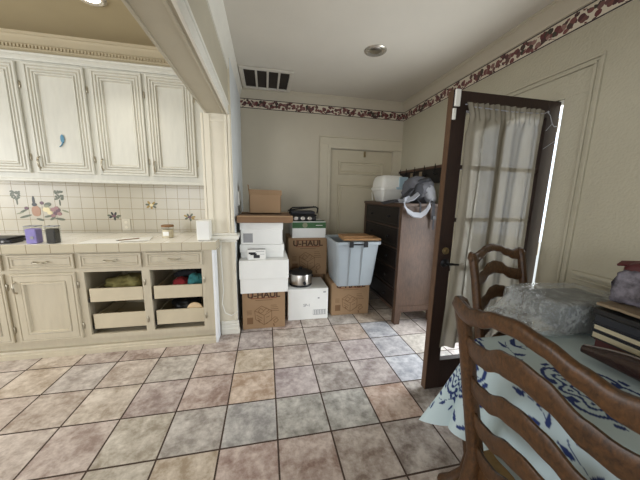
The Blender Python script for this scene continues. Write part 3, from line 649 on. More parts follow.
# white carton with printing, slow cooker
t = thing('white_carton', 'white carton on the floor under the slow cooker', 'box', (.44, 2.85, 0))
MB().box(.217, .655, 2.655, 3.05, .001, .350, .004).build('carton', M_box, t)
text('lettering', 'SP-1', .042, (.42, 2.6545, .165), M_lab, t, bold=.0006)
w = MB().box(.49, .635, 2.6538, 2.6552, .05, .054).box(.49, .635, 2.6538, 2.6552, .105, .109).box(.49, .494, 2.6538, 2.6552, .05, .108).box(.631, .635, 2.6538, 2.6552, .05, .108)
for k in range(7): w.box(.505+.018*k, .514+.018*k, 2.6538, 2.6552, .056, .104)
w.build('printed_table', M_lab, t)
MB().box(.60, .63, 2.6538, 2.6552, .30, .315).box(.54, .56, 2.6538, 2.6552, .235, .25).build('handling_marks', M_lab, t)
t = thing('slow_cooker', 'round steel slow cooker with a black lid', 'slow cooker', (.372, 2.82, .352))
c = (.372, 2.82, .352)
MB().lathe([(.09, 0), (.122, 0), (.126, .012), (.122, .022), (0, .022)], c, 40).build('base', M_black, t, True)
MB().lathe([(.119, .022), (.124, .026), (.126, .13), (.124, .135), (0, .135)], c, 40).build('housing', M_steel, t, True)
MB().lathe([(.122, .135), (.132, .137), (.132, .147), (.118, .150), (.09, .166), (.02, .176), (.018, .19), (.022, .198), (0, .2)], c, 40).build('lid', M_black, t, True)
for s in (-1, 1): MB().box(c[0]+s*.122-.016, c[0]+s*.122+.016, 2.79, 2.85, .352+.09, .352+.112, .006).build('handle', M_black, t)
MB().lathe([(.020, 0), (.020, -.006), (.015, -.008), (.013, -.022), (0, -.023)], (.40, 2.698, .352+.048), 20, 'Y').build('knob', M_black, t, True)
# green and white carton, grill
t = thing('white_carton', 'white carton with a green band, under the black contact grill', 'box', (.5, 3.2, .839))
MB().box(.300, .700, 3.05, 3.42, .839, 1.035, .004).build('carton', M_box, t)
MB().box(.300, .700, 3.0488, 3.051, .955, 1.025).box(.300, .700, 3.05, 3.2, 1.0345, 1.0358).build('green_band', M_green, t)
MB().lathe([(0, 0), (.03, 0), (.03, -.001), (0, -.001)], (.45, 3.0488, .99), 18, 'Y').build('logo', PAL['sage'], t); MB().box(.58, .66, 3.0476, 3.049, .985, .992).build('print', M_box, t)
t = thing('contact_grill', 'black contact grill with steel knobs on the green and white carton', 'grill', (.43, 3.2, 1.036))
MB().box(.285, .585, 3.06, 3.32, 1.042, 1.095, .01).build('lower_plate', M_black, t)
MB().box(.29, .575, 3.09, 3.32, 1.115, 1.15, .01, m=None).build('upper_plate', M_dgrey, t)
MB().box(.275, .595, 3.075, 3.33, 1.096, 1.114, .006).build('grill_plates', M_iron, t)
MB().tube([(.275, 3.10, 1.13), (.275, 3.05, 1.175), (.30, 3.03, 1.195), (.57, 3.03, 1.205), (.60, 3.05, 1.19), (.60, 3.10, 1.13)], .009).build('handle', M_iron, t, True)
MB().tube([(.27, 3.25, 1.09), (.27, 3.28, 1.15), (.58, 3.31, 1.19), (.60, 3.33, 1.20)], .008).build('rear_arm', M_iron, t, True)
for x in (.345, .425, .505): MB().lathe([(.024, 0), (.024, -.006), (.017, -.008), (.015, -.022), (0, -.022)], (x, 3.06, 1.07), 18, 'Y').build('knob', M_steel, t, True)
for x in (.31, .56): MB().box(x-.015, x+.015, 3.10, 3.13, 1.036, 1.043).build('foot', M_iron, t)
# tote
t = thing('storage_tote', 'pale blue-grey plastic tote with black latches', 'tote', (.95, 2.85, .389))
def rr(x0, x1, y0, y1, z, r, n=5):
    o = []
    for cx, cy, a in ((x1-r, y0+r, -PI/2), (x1-r, y1-r, 0), (x0+r, y1-r, PI/2), (x0+r, y0+r, PI)):
        for k in range(n+1): o.append((cx+r*math.cos(a+PI/2*k/n), cy+r*math.sin(a+PI/2*k/n), z))
    return o
q = [(.735, 1.115, 2.575, 2.97, .389, .03), (.728, 1.122, 2.565, 2.98, .42, .03), (.700, 1.158, 2.515, 3.01, .845, .03), (.682, 1.176, 2.495, 3.03, .85, .035), (.682, 1.176, 2.495, 3.03, .877, .035), (.694, 1.164, 2.507, 3.018, .88, .03), (.708, 1.15, 2.525, 3.00, .86, .03), (.745, 1.105, 2.585, 2.96, .40, .03)]
MB().rings([rr(*a) for a in q]).build('tub', M_tote, t, True, auto=30)
def slope(z): return 2.575-(z-.389)*.131
w = MB()
for x0, x1 in ((.835, .865), (.965, 1.005)):
    w.rings([[(x0+.008, slope(z)+.004, z), (x1-.008, slope(z)+.004, z), (x1-.012, slope(z)-.014, z), (x0+.012, slope(z)-.014, z)] for z in (.40, .6, .82)])
w.build('ribs', M_tote, t)
for x in (.845, 1.0): MB().box(x-.022, x+.022, 2.482, 2.50, .825, .872, .004).box(x-.018, x+.018, 2.478, 2.52, .866, .885, .003).build('latch', M_black, t)
MB().box(.865, .98, 2.486, 2.497, .848, .862, .003).build('latch_bar', M_iron, t)
t = thing('wooden_board', 'brown wooden panel laid askew across the tote', 'board', (.98, 2.75, .886))
w = MB().box(-.20, .20, -.12, .13, 0, .022, .003); w.bm.transform(Matrix.Translation((.985, 2.66, .886)) @ Matrix.Rotation(-.05, 4, 'Z')); w.build('panel', M_board, t)
w = MB().box(-.165, .16, -.10, .12, .022, .036, .003); w.bm.transform(Matrix.Translation((.955, 2.70, .886)) @ Matrix.Rotation(.02, 4, 'Z')); w.build('raised_panel', M_board, t)
# wall switch and loose cord
t = thing('wall_thermostat', 'small white plate on the left wall above the boxes', 'wall plate', (XL, 2.88, 1.23))
MB().box(XL, XL+.018, 2.83, 2.94, 1.22, 1.37, .005).build('plate', M_whitep, t); MB().box(XL+.018, XL+.026, 2.86, 2.91, 1.26, 1.33, .003).build('cover', M_box, t)
o = MB().tube([(-.40, 2.468, .92), (-.405, 2.462, .80), (-.40, 2.466, .60), (-.395, 2.462, .45), (-.41, 2.455, .32), (-.385, 2.45, .23), (-.33, 2.45, .20), (-.27, 2.455, .24)], .004, 6).build('cord', M_whitep, None, True); tag(o, 'loose white cord hanging down the post', 'cord')

# ------------------------------------------------------------------ dresser
dx0, dx1, dy0, dy1, dz = 1.315, 1.80, 2.39, 3.40, 1.28
t = thing('tall_dresser', 'tall dark wooden dresser against the right wall', 'dresser', ((dx0+dx1)/2, (dy0+dy1)/2, 0))
MB().box(dx0+.02, dx1, dy0+.012, dy1-.012, .13, dz-.03).build('carcass', M_dress, t)
MB().box(dx0-.008, dx1, dy0-.012, dy1+.005, dz-.03, dz, .006).build('top', M_dress, t)
MB().box(dx0+.005, dx0+.06, dy0, dy0+.05, .1405, dz-.03).build('corner_stile', M_dress, t); MB().box(dx1-.05, dx1, dy0, dy0+.04, .1405, dz-.03).build('corner_stile', M_dress, t); MB().box(dx0+.0605, dx1-.0505, dy0+.003, dy0+.014, .15, .20).build('bottom_rail', M_dress, t); MB().box(dx0+.005, dx0+.06, dy1-.05, dy1, .1405, dz-.03).build('corner_stile', M_dress, t)
for x0, x1, y0, y1 in ((dx0+.005, dx0+.075, dy0, dy0+.07), (dx1-.075, dx1, dy0, dy0+.07), (dx0+.005, dx0+.075, dy1-.07, dy1), (dx1-.075, dx1, dy1-.07, dy1)):
    a, b = (.012 if x0 > 1.5 else 0), (.012 if x0 < 1.5 else 0)
    MB().rings([[(x0+a, y0, .0), (x1-b, y0, .0), (x1-b, y1, .0), (x0+a, y1, .0)], [(x0, y0, .14), (x1, y0, .14), (x1, y1, .14), (x0, y1, .14)]]).build('leg', M_dress, t)
for k in range(5):
    z0 = .16+k*.218
    dr = MB().panel((dx0+.021, dy1-.055, z0), (0, -1, 0), (0, 0, 1), dy1-dy0-.11, .205, [(0, 0), (0, .012), (.006, .016), (.02, .016), (.026, .011)]).build('drawer', M_dress_shade, t)
    for yy in (2.66, 3.13): MB().lathe([(.010, 0), (.008, -.012), (.016, -.022), (.012, -.03), (0, -.031)], (dx0+.009, yy, z0+.10), 14, 'X').build('drawer_knob', M_iron, dr, True)
# container on the dresser
t = thing('lidded_container', 'white lidded plastic container on the dresser', 'container', (1.55, 3.18, dz))
R_ = lambda s, z, r=.05: rr(1.54-.16*s, 1.54+.16*s, 3.19-.17*s, 3.19+.17*s, z, r*s)
MB().rings([R_(.72, dz), R_(.78, dz+.01), R_(.97, dz+.13), R_(1.03, dz+.135), R_(1.03, dz+.15)]).build('tub', M_whitep, t, True, auto=35)
MB().rings([R_(1.08, dz+.148), R_(1.08, dz+.168), R_(1.0, dz+.18), R_(.96, dz+.25), R_(.88, dz+.295), R_(.74, dz+.318), R_(.4, dz+.322)]).build('lid', M_whitep, t, True, auto=35)
w = MB()
for k in range(8): w.box(1.60+.014*k, 1.607+.014*k, 3.005, 3.03, dz+.18, dz+.30, .002)
w.box(1.56, 1.72, 3.0, 3.02, dz+.150, dz+.178, .004); w.build('ribbed_grip', M_bluep, t)
MB().tube([(1.44, 3.05, dz+.13), (1.40, 2.99, dz+.09), (1.38, 2.98, dz+.02), (1.43, 3.0, dz+.005)], .004).tube([(1.38, 3.30, dz+.13), (1.335, 3.22, dz+.11), (1.34, 3.2, dz+.01)], .004).build('wire_handle', M_whitep, t, True)
# backpack
t = thing('backpack', 'grey backpack with black straps slumped on the dresser', 'backpack', (1.56, 2.62, dz))
mm = Matrix.Rotation(.25, 3, 'Y')
MB().lump((1.60, 2.62, dz+.125), (.15, .15, .125), 2.6, .28, 5, 2, mm).build('body', M_grey, t, True, auto=80)
MB().lump((1.665, 2.49, dz+.105), (.062, .045, .10), 2.3, .35, 9, 4, Matrix.Rotation(-.25, 3, 'Y')).build('front_pocket', M_lgrey, t, True, auto=80)
MB().lump((1.60, 2.60, dz+.225), (.12, .12, .035), 2.4, .3, 9, 7, Matrix.Rotation(-.2, 3, 'Y')).build('top_flap', M_dgrey, t, True, auto=80)
MB().lump((1.545, 2.49, dz+.135), (.055, .03, .075), 2.4, .1, 8, 5, Matrix.Rotation(.3, 3, 'Y')).build('mesh_panel', M_dgrey, t, True, auto=80)
MB().strip([(1.70, 2.46, dz+.08), (1.66, 2.44, dz+.02), (1.60, 2.37, dz-.015), (1.56, 2.355, dz-.075), (1.50, 2.35, dz-.115), (1.42, 2.35, dz-.11), (1.35, 2.355, dz-.07), (1.33, 2.37, dz-.01), (1.35, 2.42, dz+.03), (1.44, 2.48, dz+.05)], .026, (0, .5, 1), .014).build('waist_strap', M_lgrey, t, True)
MB().strip([(1.50, 2.52, dz+.16), (1.42, 2.50, dz+.09), (1.36, 2.47, dz+.03), (1.24, 2.52, dz+.012), (1.20, 2.60, dz-.01)], .03, (0, 1, .25), .014).build('shoulder_strap', M_dgrey, t, True)
MB().strip([(1.52, 2.45, dz+.10), (1.45, 2.43, dz+.05), (1.38, 2.43, dz+.025), (1.31, 2.46, dz+.02)], .026, (0, 1, .6), .012).build('shoulder_strap', M_lgrey, t, True)
for x, z1 in ((1.655, .26), (1.635, .16), (1.50, .14)):
    MB().strip([(x, 2.43, dz+.03), (x, 2.376, dz+.008), (x, 2.366, dz-.03), (x+.004, 2.366, dz-z1)], .009, (1, 0, 0), .003).build('webbing', M_dgrey, t)
MB().box(1.638, 1.680, 2.358, 2.372, dz-.16, dz-.12, .004).build('buckle', M_black, t)
# hook rack on the right wall
t = thing('coat_rack', 'dark wooden hook rack on the wall above the dresser', 'coat rack', (XR, 3.0, 1.5))
MB().box(XR-.025, XR-.001, 2.45, 3.42, 1.50, 1.66, .006).build('board', M_dress_shade, t); MB().box(XR-.04, XR-.001, 2.43, 3.44, 1.655, 1.685, .005).build('ledge', M_dress, t)
for yy in (2.6, 2.8, 3.0, 3.2, 3.35): MB().tube([(XR-.025, yy, 1.60), (XR-.06, yy, 1.585), (XR-.075, yy, 1.60), (XR-.078, yy, 1.62)], .006).tube([(XR-.06, yy, 1.60), (XR-.06, yy, 1.70)], .004).build('hook', M_iron, t, True)
for yy in (2.92, 3.12): MB().box(XR-.028, XR-.024, yy-.03, yy+.03, 1.53, 1.64).build('pale_panel', M_tan, t)

# ------------------------------------------------------------------ open french door
fx0, fx1, fy0, fy1, fh = 1.075, 1.860, 1.460, 1.505, 1.960
d1 = thing('door_1', 'dark wooden french door with glass panes standing open into the room', 'door', (fx1, fy0, 0), kind='structure')
sw = .098
MB().box(fx0+.003, fx0+sw, fy0, fy1, .012, fh, .002).box(fx1-sw, fx1, fy0, fy1, .012, fh, .002).box(fx0+sw, fx1-sw, fy0+.001, fy1-.001, fh-.105, fh).box(fx0+sw, fx1-sw, fy0+.001, fy1-.001, .012, .225).build('frame', M_dwood, d1)
MB().box(fx0, fx0+.0035, fy0+.001, fy1-.001, .012, fh).build('lit_edge', M_edge, d1)['label'] = 'door edge face with the light on it painted in'
zs = [.225+k*(fh-.105-.225)/5 for k in range(6)]
for z in zs[1:-1]: MB().box(fx0+sw, fx1-sw, fy0+.006, fy1-.006, z-.013, z+.013, .004).build('muntin', M_dwood, d1)
xm = (fx0+fx1)/2
MB().box(xm-.012, xm+.012, fy0+.007, fy1-.007, .225, fh-.105, .004).build('muntin', M_dwood, d1)
for i in range(5):
    for a, b in ((fx0+sw, xm-.012), (xm+.012, fx1-sw)):
        MB().box(a, b, (fy0+fy1)/2-.002, (fy0+fy1)/2+.002, zs[i]+(.013 if i else 0), zs[i+1]-(.013 if i < 4 else 0)).build('pane', M_glass, d1)
lh = MB().lathe([(0, 0), (.028, 0), (.028, -.006), (.02, -.010), (.010, -.012), (.010, -.045), (0, -.045)], (1.128, fy0, .925), 20, 'Y').build('handle_rose', M_iron, d1, True)
MB().tube([(1.128, fy0-.042, .925), (1.15, fy0-.046, .927), (1.19, fy0-.046, .922), (1.225, fy0-.044, .928), (1.24, fy0-.04, .924)], [.009, .009, .007, .006, .004]).build('lever', M_iron, d1, True)
MB().lathe([(0, 0), (.024, 0), (.022, -.008), (.012, -.010), (.012, -.02), (0, -.02)], (1.128, fy0, 1.005), 20, 'Y').build('deadbolt', M_brass, d1, True)
MB().box(1.084, 1.118, fy0-.014, fy0, 1.868, 1.962, .004).build('door_sensor', M_whitep, d1); MB().box(1.078, 1.098, fy0-.012, fy0, 1.795, 1.858, .003).build('door_sensor', M_whitep, d1)
for z in (.25, 1.0, 1.82): MB().lathe([(.004, -.045), (.007, -.042), (.007, .042), (.004, .045)], (fx1+.005, fy0+.01, z), 10).build('hinge', M_brass, d1, True)
# curtain
def curtain():
    nu, nv = 150, 60; w = MB(); bm = w.bm; V = []
    for j in range(nv+1):
        v = j/nv; z = 1.885-v*1.50; row = []
        for i in range(nu+1):
            u = i/nu
            xl = 1.138+.03*math.sin(PI*min(1, v*1.6))*(1-v)-.035*max(0, v-.72)/.28+.012*v
            if v < .12: xl += .02*math.sin(v/.12*PI)
            xr = 1.695-.010*math.sin(PI*v)
            x = xl+(xr-xl)*u
            env = min(1, .35+v*3)
            f = .016*math.sin(u*2*PI*4.3+.7*math.sin(3*v)+.4)+.007*math.sin(u*2*PI*7.7+1.4*v+2)+.006*math.sin(u*2*PI*2.1-2*v)
            if v < .055: f = .006*math.sin(u*2*PI*15)+.004*math.sin(u*2*PI*9.3)
            f *= (1.15 if u < .4 else .75)*env if v >= .055 else 1
            zz = z-(.03*(1-u)**2*max(0, v-.2))-(.012*math.sin(u*9)*max(0, v-.6)) + ((.003*math.sin(u*2*PI*9)+.002*math.sin(u*2*PI*17)) if j == 0 else 0)
            zz += .06*max(0, .06-u)/.06*max(0, v-.85)/.15*0
            row.append(bm.verts.new((x, fy0-.042+f-.012*v, zz)))
        V.append(row)
    for j in range(nv):
        for i in range(nu): bm.faces.new((V[j][i], V[j][i+1], V[j+1][i+1], V[j+1][i]))
    return w
t = thing('curtain', 'linen curtain hanging over the glass of the open door', 'curtain', (1.45, fy0-.04, .38))
o = curtain().build('fabric', M_curt, t, True, auto=False)
MB().tube([(1.16, fy0-.004, 1.885), (1.165, fy0-.03, 1.88), (1.19, fy0-.042, 1.862), (1.45, fy0-.043, 1.856), (1.69, fy0-.042, 1.864), (1.73, fy0-.03, 1.885), (1.765, fy0-.006, 1.89)], .003).build('curtain_cord', M_lgrey, t, True)
MB().tube([(1.725, fy0-.03, 1.880), (1.745, fy0-.035, 1.86), (1.775, fy0-.03, 1.815), (1.80, fy0-.025, 1.80), (1.825, fy0-.02, 1.805)], .0022).tube([(1.775, fy0-.03, 1.815), (1.735, fy0-.03, 1.77)], .0018).tube([(1.735, fy0-.03, 1.66), (1.82, fy0-.03, 1.715)], .0018).build('loose_end', M_lgrey, t, True)

# ------------------------------------------------------------------ dining table, cloth
tx0, tx1, ty0, ty1, tz = .84, 1.76, -.55, .885, .752
t = thing('dining_table', 'dark wooden dining table under the blue and white cloth', 'table', ((tx0+tx1)/2, (ty0+ty1)/2, 0))
MB().box(tx0+.01, tx1-.01, ty0+.01, ty1-.01, tz-.035, tz-.006, .008).build('tabletop', M_chair, t)
MB().box(tx0+.06, tx1-.06, ty0+.06, ty0+.08, .62, .718).box(tx0+.06, tx1-.06, ty1-.08, ty1-.06, .62, .718).box(tx0+.06, tx0+.08, ty0+.06, ty1-.06, .62, .718).box(tx1-.08, tx1-.06, ty0+.06, ty1-.06, .62, .718).build('apron', M_chair, t)
for sx, sy in ((-1, 1), (1, 1), (-1, -1), (1, -1)):
    cx = tx0+.03 if sx < 0 else tx1-.085; cy = ty1-.03 if sy > 0 else ty0+.085
    k = 1 if sx < 0 else .3
    ps = [(.0, .0, .718), (.0, .0, .64), (.012, .012, .56), (.014, .014, .46), (.0, .0, .32), (-.012, -.012, .2), (-.005, -.005, .12), (.025, .025, .05), (.05, .05, .018), (.055, .055, .0)]
    ss = [.036, .036, .038, .033, .027, .023, .022, .024, .026, .022]
    w = MB().sweep([(cx+sx*a*k, cy+sy*b, z) for a, b, z in ps], [(s, s) for s in ss], (1, 0, 0), (0, 1, 0), 14, 2.6); w.build('leg', M_chair, t, True)
OV = .372
def cloth_pattern(U, Vv):
    N = np.zeros_like(U)
    def at(cx, cy, rot): 
        a, b = U-cx, Vv-cy; c, s = math.cos(rot), math.sin(rot); x, y_ = a*c+b*s, -a*s+b*c
        return np.hypot(x, y_), np.arctan2(y_, x), x, y_
    def medal(cx, cy, rot, R=.14):
        r, th, x, y_ = at(cx, cy, rot); r = r/R; m = np.zeros_like(U)
        m = np.maximum(m, (np.abs(r-.40-.03*np.cos(12*th)) < .03)); m = np.maximum(m, (np.abs(r-.25) < .028)&(np.cos(10*th) > -.5)); m = np.maximum(m, r < .10+.04*np.cos(6*th))
        m = np.maximum(m, (np.abs(r-.62-.10*np.cos(8*th)) < .045)); m = np.maximum(m, (np.abs(r-.82-.12*np.abs(np.cos(4*th+.3))) < .045))
        m = np.maximum(m, (np.abs(r-.74) < .07)&(np.cos(8*th) < -.55)); m = np.maximum(m, (np.abs(r-.53) < .05)&(np.cos(16*th) > .5))
        m = np.maximum(m, (np.abs(r-1.02) < .05)&(np.cos(8*th+PI) > .75))
        return m
    def leaf(cx, cy, rot, L=.024, Wd=.0075):
        r, th, x, y_ = at(cx, cy, rot); return ((x/L)**2+(np.abs(y_)/(Wd*(1-.5*np.clip(x/L, -1, 1))))**2 < 1)
    def sprig(cx, cy, rot):
        m = np.zeros_like(U); r, th, x, y_ = at(cx, cy, rot); m = np.maximum(m, (np.abs(y_-.02*np.sin(x*30)) < .0016)&(np.abs(x) < .06))
        for k, (a, b, q) in enumerate(((-.055, .024, .8), (-.012, -.032, -.9), (.028, .030, .7), (.075, -.006, -.2), (-.062, -.026, -.7))):
            c, s = math.cos(rot), math.sin(rot); m = np.maximum(m, leaf(cx+a*c-b*s, cy+a*s+b*c, rot+q))
        return m
    for cx, cy, rt in MED: N = np.maximum(N, medal(cx, cy, rt))
    for cx, cy, rt in SPR: N = np.maximum(N, sprig(cx, cy, rt))
    return N
MED = [(.745, .90, .2), (1.0, .54, .5), (1.55, .75, 1), (.72, .05, .3), (1.2, -.2, .1), (1.6, .1, .7), (.8, -.6, 0)]
SPR = [(.94, .78, .7), (1.06, .80, -.3), (.60, .98, 1.2), (.72, .44, .4), (.80, .60, .9), (.90, .25, .9), (1.02, .08, -.4), (.58, .78, -.4), (1.32, .58, .3), (.62, 1.12, .2), (.80, .30, .2), (.95, -.1, .5), (1.35, .15, -.2), (.6, .25, .8), (.78, 1.12, -.5), (1.25, 1.02, .4), (1.5, .4, 0)]
def drape(U, Vv):
    rc = .05; qx = np.clip(U, tx0+rc, tx1-rc); qy = np.clip(Vv, ty0+rc, ty1-rc); ax, ay = U-qx, Vv-qy; d = np.hypot(ax, ay)
    nx = np.where(d > 0, ax/np.maximum(d, 1e-9), 0); ny = np.where(d > 0, ay/np.maximum(d, 1e-9), 0)
    out = np.minimum(d, rc); mx = np.maximum(np.abs(nx), np.abs(ny)); d = d*np.where(d > 0, mx*(1+.13*np.clip((1-mx)/.29, 0, 1)), 1); out = np.minimum(d, rc); drop = np.maximum(d-rc, 0)
    corner = np.clip(np.minimum(np.abs(nx), np.abs(ny))*1.5, 0, 1)
    ang = np.arctan2(ny, nx)
    along = np.where(np.abs(nx) > np.abs(ny), Vv, U)
    fl_ = .20+.16*corner**1.3
    rip = (.018*np.sin(along*23+1)+.010*np.sin(along*41))*(1-corner)*np.clip(drop/.2, 0, 1)+.05*drop*np.sin(ang*8+.6)*corner
    hor = out+drop*np.sin(fl_)+rip; z = tz-drop*np.cos(fl_)-np.where(d > rc*.3, .004, 0)*0
    r2 = np.clip((d-rc+.02)/.04, 0, 1)
    sw = .30*corner*np.minimum(drop, .22)
    return qx+nx*hor-sw*(ny > 0), qy+ny*hor-sw*.9*(ny > 0), z-.006*r2+.0006*np.sin(U*40)*np.sin(Vv*33)
st = .0042
us = np.arange(tx0-OV, tx1+.05, st); vs = np.arange(-.12, ty1+OV, st)
U, Vv = np.meshgrid(us, vs); X, Y, Z = drape(U, Vv); N = cloth_pattern(U, Vv)
nvv, nuu = U.shape; me = bpy.data.meshes.new('tablecloth')
idx = np.arange(nuu*nvv).reshape(nvv, nuu)
quads = np.stack([idx[:-1, :-1], idx[:-1, 1:], idx[1:, 1:], idx[1:, :-1]], -1).reshape(-1, 4)
ox, oy, oz = 1.3, .3, tz
me.from_pydata(np.stack([X-ox, Y-oy, Z-oz], -1).reshape(-1, 3).tolist(), [], quads.tolist())
pale = np.array(lin((172, 187, 189))); navy = np.array(lin((38, 52, 98)))
col = (pale[None]*(1-N.reshape(-1, 1))+navy[None]*N.reshape(-1, 1)).astype(np.float32)
at = me.color_attributes.new('print', 'FLOAT_COLOR', 'POINT'); at.data.foreach_set('color', col.ravel())
me.polygons.foreach_set('use_smooth', [True]*len(me.polygons)); me.materials.append(M_cloth)
o = bpy.data.objects.new('tablecloth', me); C.objects.link(o); o.location = (ox, oy, oz); tag(o, 'pale tablecloth with navy medallions and leaf sprigs draped over the table', 'tablecloth')

# ------------------------------------------------------------------ chairs
def chair():
    t = thing('ladder_back_chair', '', 'chair', (0, 0, 0), group='ladder-back chairs around the table')
    hw = .215
    py = lambda z: (-.015-(z-.75)*.215-.25*(max(0, z-.75))**2*0) if z > .45 else (.0495-(.45-z)*.16)
    def post(s):
        zz = [0, .12, .3, .45, .6, .75, .9, .985, 1.02, 1.04]
        pts = [(s*(hw+.004*(z > .9)-.0*(1-z)), py(z), z) for z in zz]
        se = [(.017, .019), (.019, .021), (.022, .024), (.023, .026), (.022, .024), (.021, .022), (.020, .020), (.022, .019), (.024, .018), (.016, .012)]
        return MB().sweep(pts, se, (1, 0, 0), (0, 1, 0), 14, 3).build('back_post', M_chair, t, True)
    post(-1); post(1)
    def rail(name, top, low, bow, th, n=33, xe=.245):
        rings = []
        for i in range(n):
            u = -1+2*i/(n-1); x = u*xe; a, b = top(abs(x)), low(abs(x)); zc = (a+b)/2; hh = (a-b)/2
            yc = py(zc)-bow*(1-u*u)
            ring = []
            for k in range(12):
                q = 2*PI*(k+.5)/12; c_, s_ = math.cos(q), math.sin(q); e = 2/2.6
                dz = hh*math.copysign(abs(s_)**e, s_); dy = th*math.copysign(abs(c_)**e, c_)
                ring.append((x, yc+dy-dz*.2, zc+dz))
            rings.append(ring)
        return MB().rings(rings).build(name, M_chair, t, True)
    def curve(pts):
        xs, ys = zip(*pts)
        def f(x):
            if x <= xs[0]: return ys[0]
            if x >= xs[-1]: return ys[-1]
            for i in range(len(xs)-1):
                if xs[i] <= x <= xs[i+1]:
                    q = (x-xs[i])/(xs[i+1]-xs[i]); q = q*q*(3-2*q); return ys[i]+(ys[i+1]-ys[i])*q
        return f
    rail('crest_rail', curve([(0, 1.076), (.06, 1.066), (.12, 1.046), (.165, 1.033), (.205, 1.040), (.225, 1.047), (.238, 1.040), (.247, 1.018)]), curve([(0, 1.030), (.06, 1.022), (.115, .995), (.17, .974), (.205, .972), (.235, .982), (.247, 1.004)]), .035, .015, 41, .247)
    for z0 in (.895, .755, .618, .482):
        rail('slat', curve([(0, z0+.082), (.05, z0+.073), (.12, z0+.036), (.165, z0+.026), (.215, z0+.03)]), curve([(0, z0+.008), (.06, z0-.002), (.12, z0-.034), (.17, z0-.044), (.215, z0-.03)]), .030, .011, 33, .205)
    ys = .05
    MB().box(-.225, .225, ys-.005, ys+.40, .425, .455, .014).build('seat', M_seat, t)
    MB().box(-.21, .21, ys, ys+.02, .37, .425).box(-.21, .21, ys+.375, ys+.395, .37, .425).box(-.215, -.195, ys, ys+.395, .37, .425).box(.195, .215, ys, ys+.395, .37, .425).build('seat_frame', M_chair, t)
    for s in (-1, 1):
        MB().sweep([(s*.20, ys+.375, .43), (s*.212, ys+.385, .34), (s*.205, ys+.38, .2), (s*.198, ys+.375, .08), (s*.21, ys+.39, .02), (s*.212, ys+.392, 0)], [(.024, .024), (.026, .026), (.019, .019), (.016, .016), (.02, .02), (.018, .018)], (1, 0, 0), (0, 1, 0), 12, 2.6).build('front_leg', M_chair, t, True)
        MB().tube([(s*.208, .03, .17), (s*.203, ys+.378, .16)], .010).build('stretcher', M_chair, t, True)
    MB().tube([(-.20, .22, .165), (.20, .22, .165)], .010).build('stretcher', M_chair, t, True)
    return t
ch = chair(); ch.location = (.662, .443, 0); ch.rotation_euler.z = -PI/2
ch['label'] = 'wooden ladder-back chair nearest the viewer, back turned to the camera'
c2 = copy_tree(ch); c2.location = (1.36, 1.205, 0); c2.rotation_euler.z = PI+.21
c2['label'] = 'wooden ladder-back chair at the far end of the table, before the curtain'

# ------------------------------------------------------------------ things on the table
tt = tz+.004
def book(label, x0, x1, y0, y1, z0, z1, cover, group=None, pages=True, rz=0, name='book', cat='book'):
    t = thing(name, label, cat, ((x0+x1)/2, (y0+y1)/2, z0), rz, 'books and folders stacked on the table')
    hx, hy, h = (x1-x0)/2, (y1-y0)/2, z1-z0; R = ROOT[t.name]
    def bl(w): w.bm.transform(R @ Matrix.Translation((0, 0, 0))); return w
    bl(MB().box(-hx, hx, -hy, hy, 0, .004, .001).box(-hx, hx, -hy, hy, h-.004, h, .001).box(hx-.006, hx, -hy, hy, 0, h, .002)).build('cover', cover, t)
    bl(MB().box(-hx+.005, hx-.006, -hy+.004, hy-.004, .004, h-.004)).build('pages', M_page if pages else cover, t)
    return t
bx = 1.285
book('burgundy book at the bottom of the stack on the table', bx, 1.58, .40, .735, tt, tt+.042, M_burg, pages=False)
book('beige-edged book lying on the burgundy one', bx-.005, 1.55, .42, .745, tt+.043, tt+.073, M_navy)
book('book with pale grey page edges, third from the bottom of the stack', bx+.005, 1.55, .41, .75, tt+.074, tt+.1, M_dgrey)
book('thick dark navy binder in the upper half of the stack', bx+.01, 1.58, .43, .755, tt+.101, tt+.137, M_navy, pages=False, name='binder', cat='binder')
book('thin black folder lying right under the tan papers', bx+.0, 1.57, .42, .76, tt+.138, tt+.163, M_black, pages=False, name='binder', cat='binder')
w = MB(); n = 14; V = [[w.bm.verts.new((bx+.02+.29*i/n, .43+.33*j/n, tt+.172+.008*noise.noise(Vector((i*.6, j*.6, 3))))) for i in range(n+1)] for j in range(n+1)]
for j in range(n):
    for i in range(n): w.bm.faces.new((V[j][i], V[j][i+1], V[j+1][i+1], V[j+1][i]))
r_ = bmesh.ops.extrude_face_region(w.bm, geom=w.bm.faces[:]); bmesh.ops.translate(w.bm, vec=(0, 0, .01), verts=[g for g in r_['geom'] if isinstance(g, bmesh.types.BMVert)])
tag(w.build('paper_bag', M_tan, None, True), 'flattened tan paper on top of the book stack', 'paper')
# plastic wrapped box
t = thing('wrapped_box', 'grey box wrapped in shiny clear plastic on the table', 'box', (1.40, .935, tt), -.12)
R = ROOT[t.name]
w = MB().box(-.10, .20, -.11, .12, .002, .130, .008); w.bm.transform(R); w.build('carton', mat('grey_carton', (92, 95, 96), .7), t)
w = MB().box(.04, .197, -.114, -.111, .01, .12); w.bm.transform(R); w.build('dark_panel', M_navy, t)
w = MB().lump((0, 0, .080), (.228, .14, .080), 7, .06, 14, 8, None, 90, 44)
for v in w.bm.verts:
    if v.co.x < -.12: v.co.x -= .10*max(0, .09-v.co.z)/.09
    v.co.z = max(v.co.z, .001)
w.bm.transform(R); w.build('plastic_wrap', M_film, t, True, auto=25)
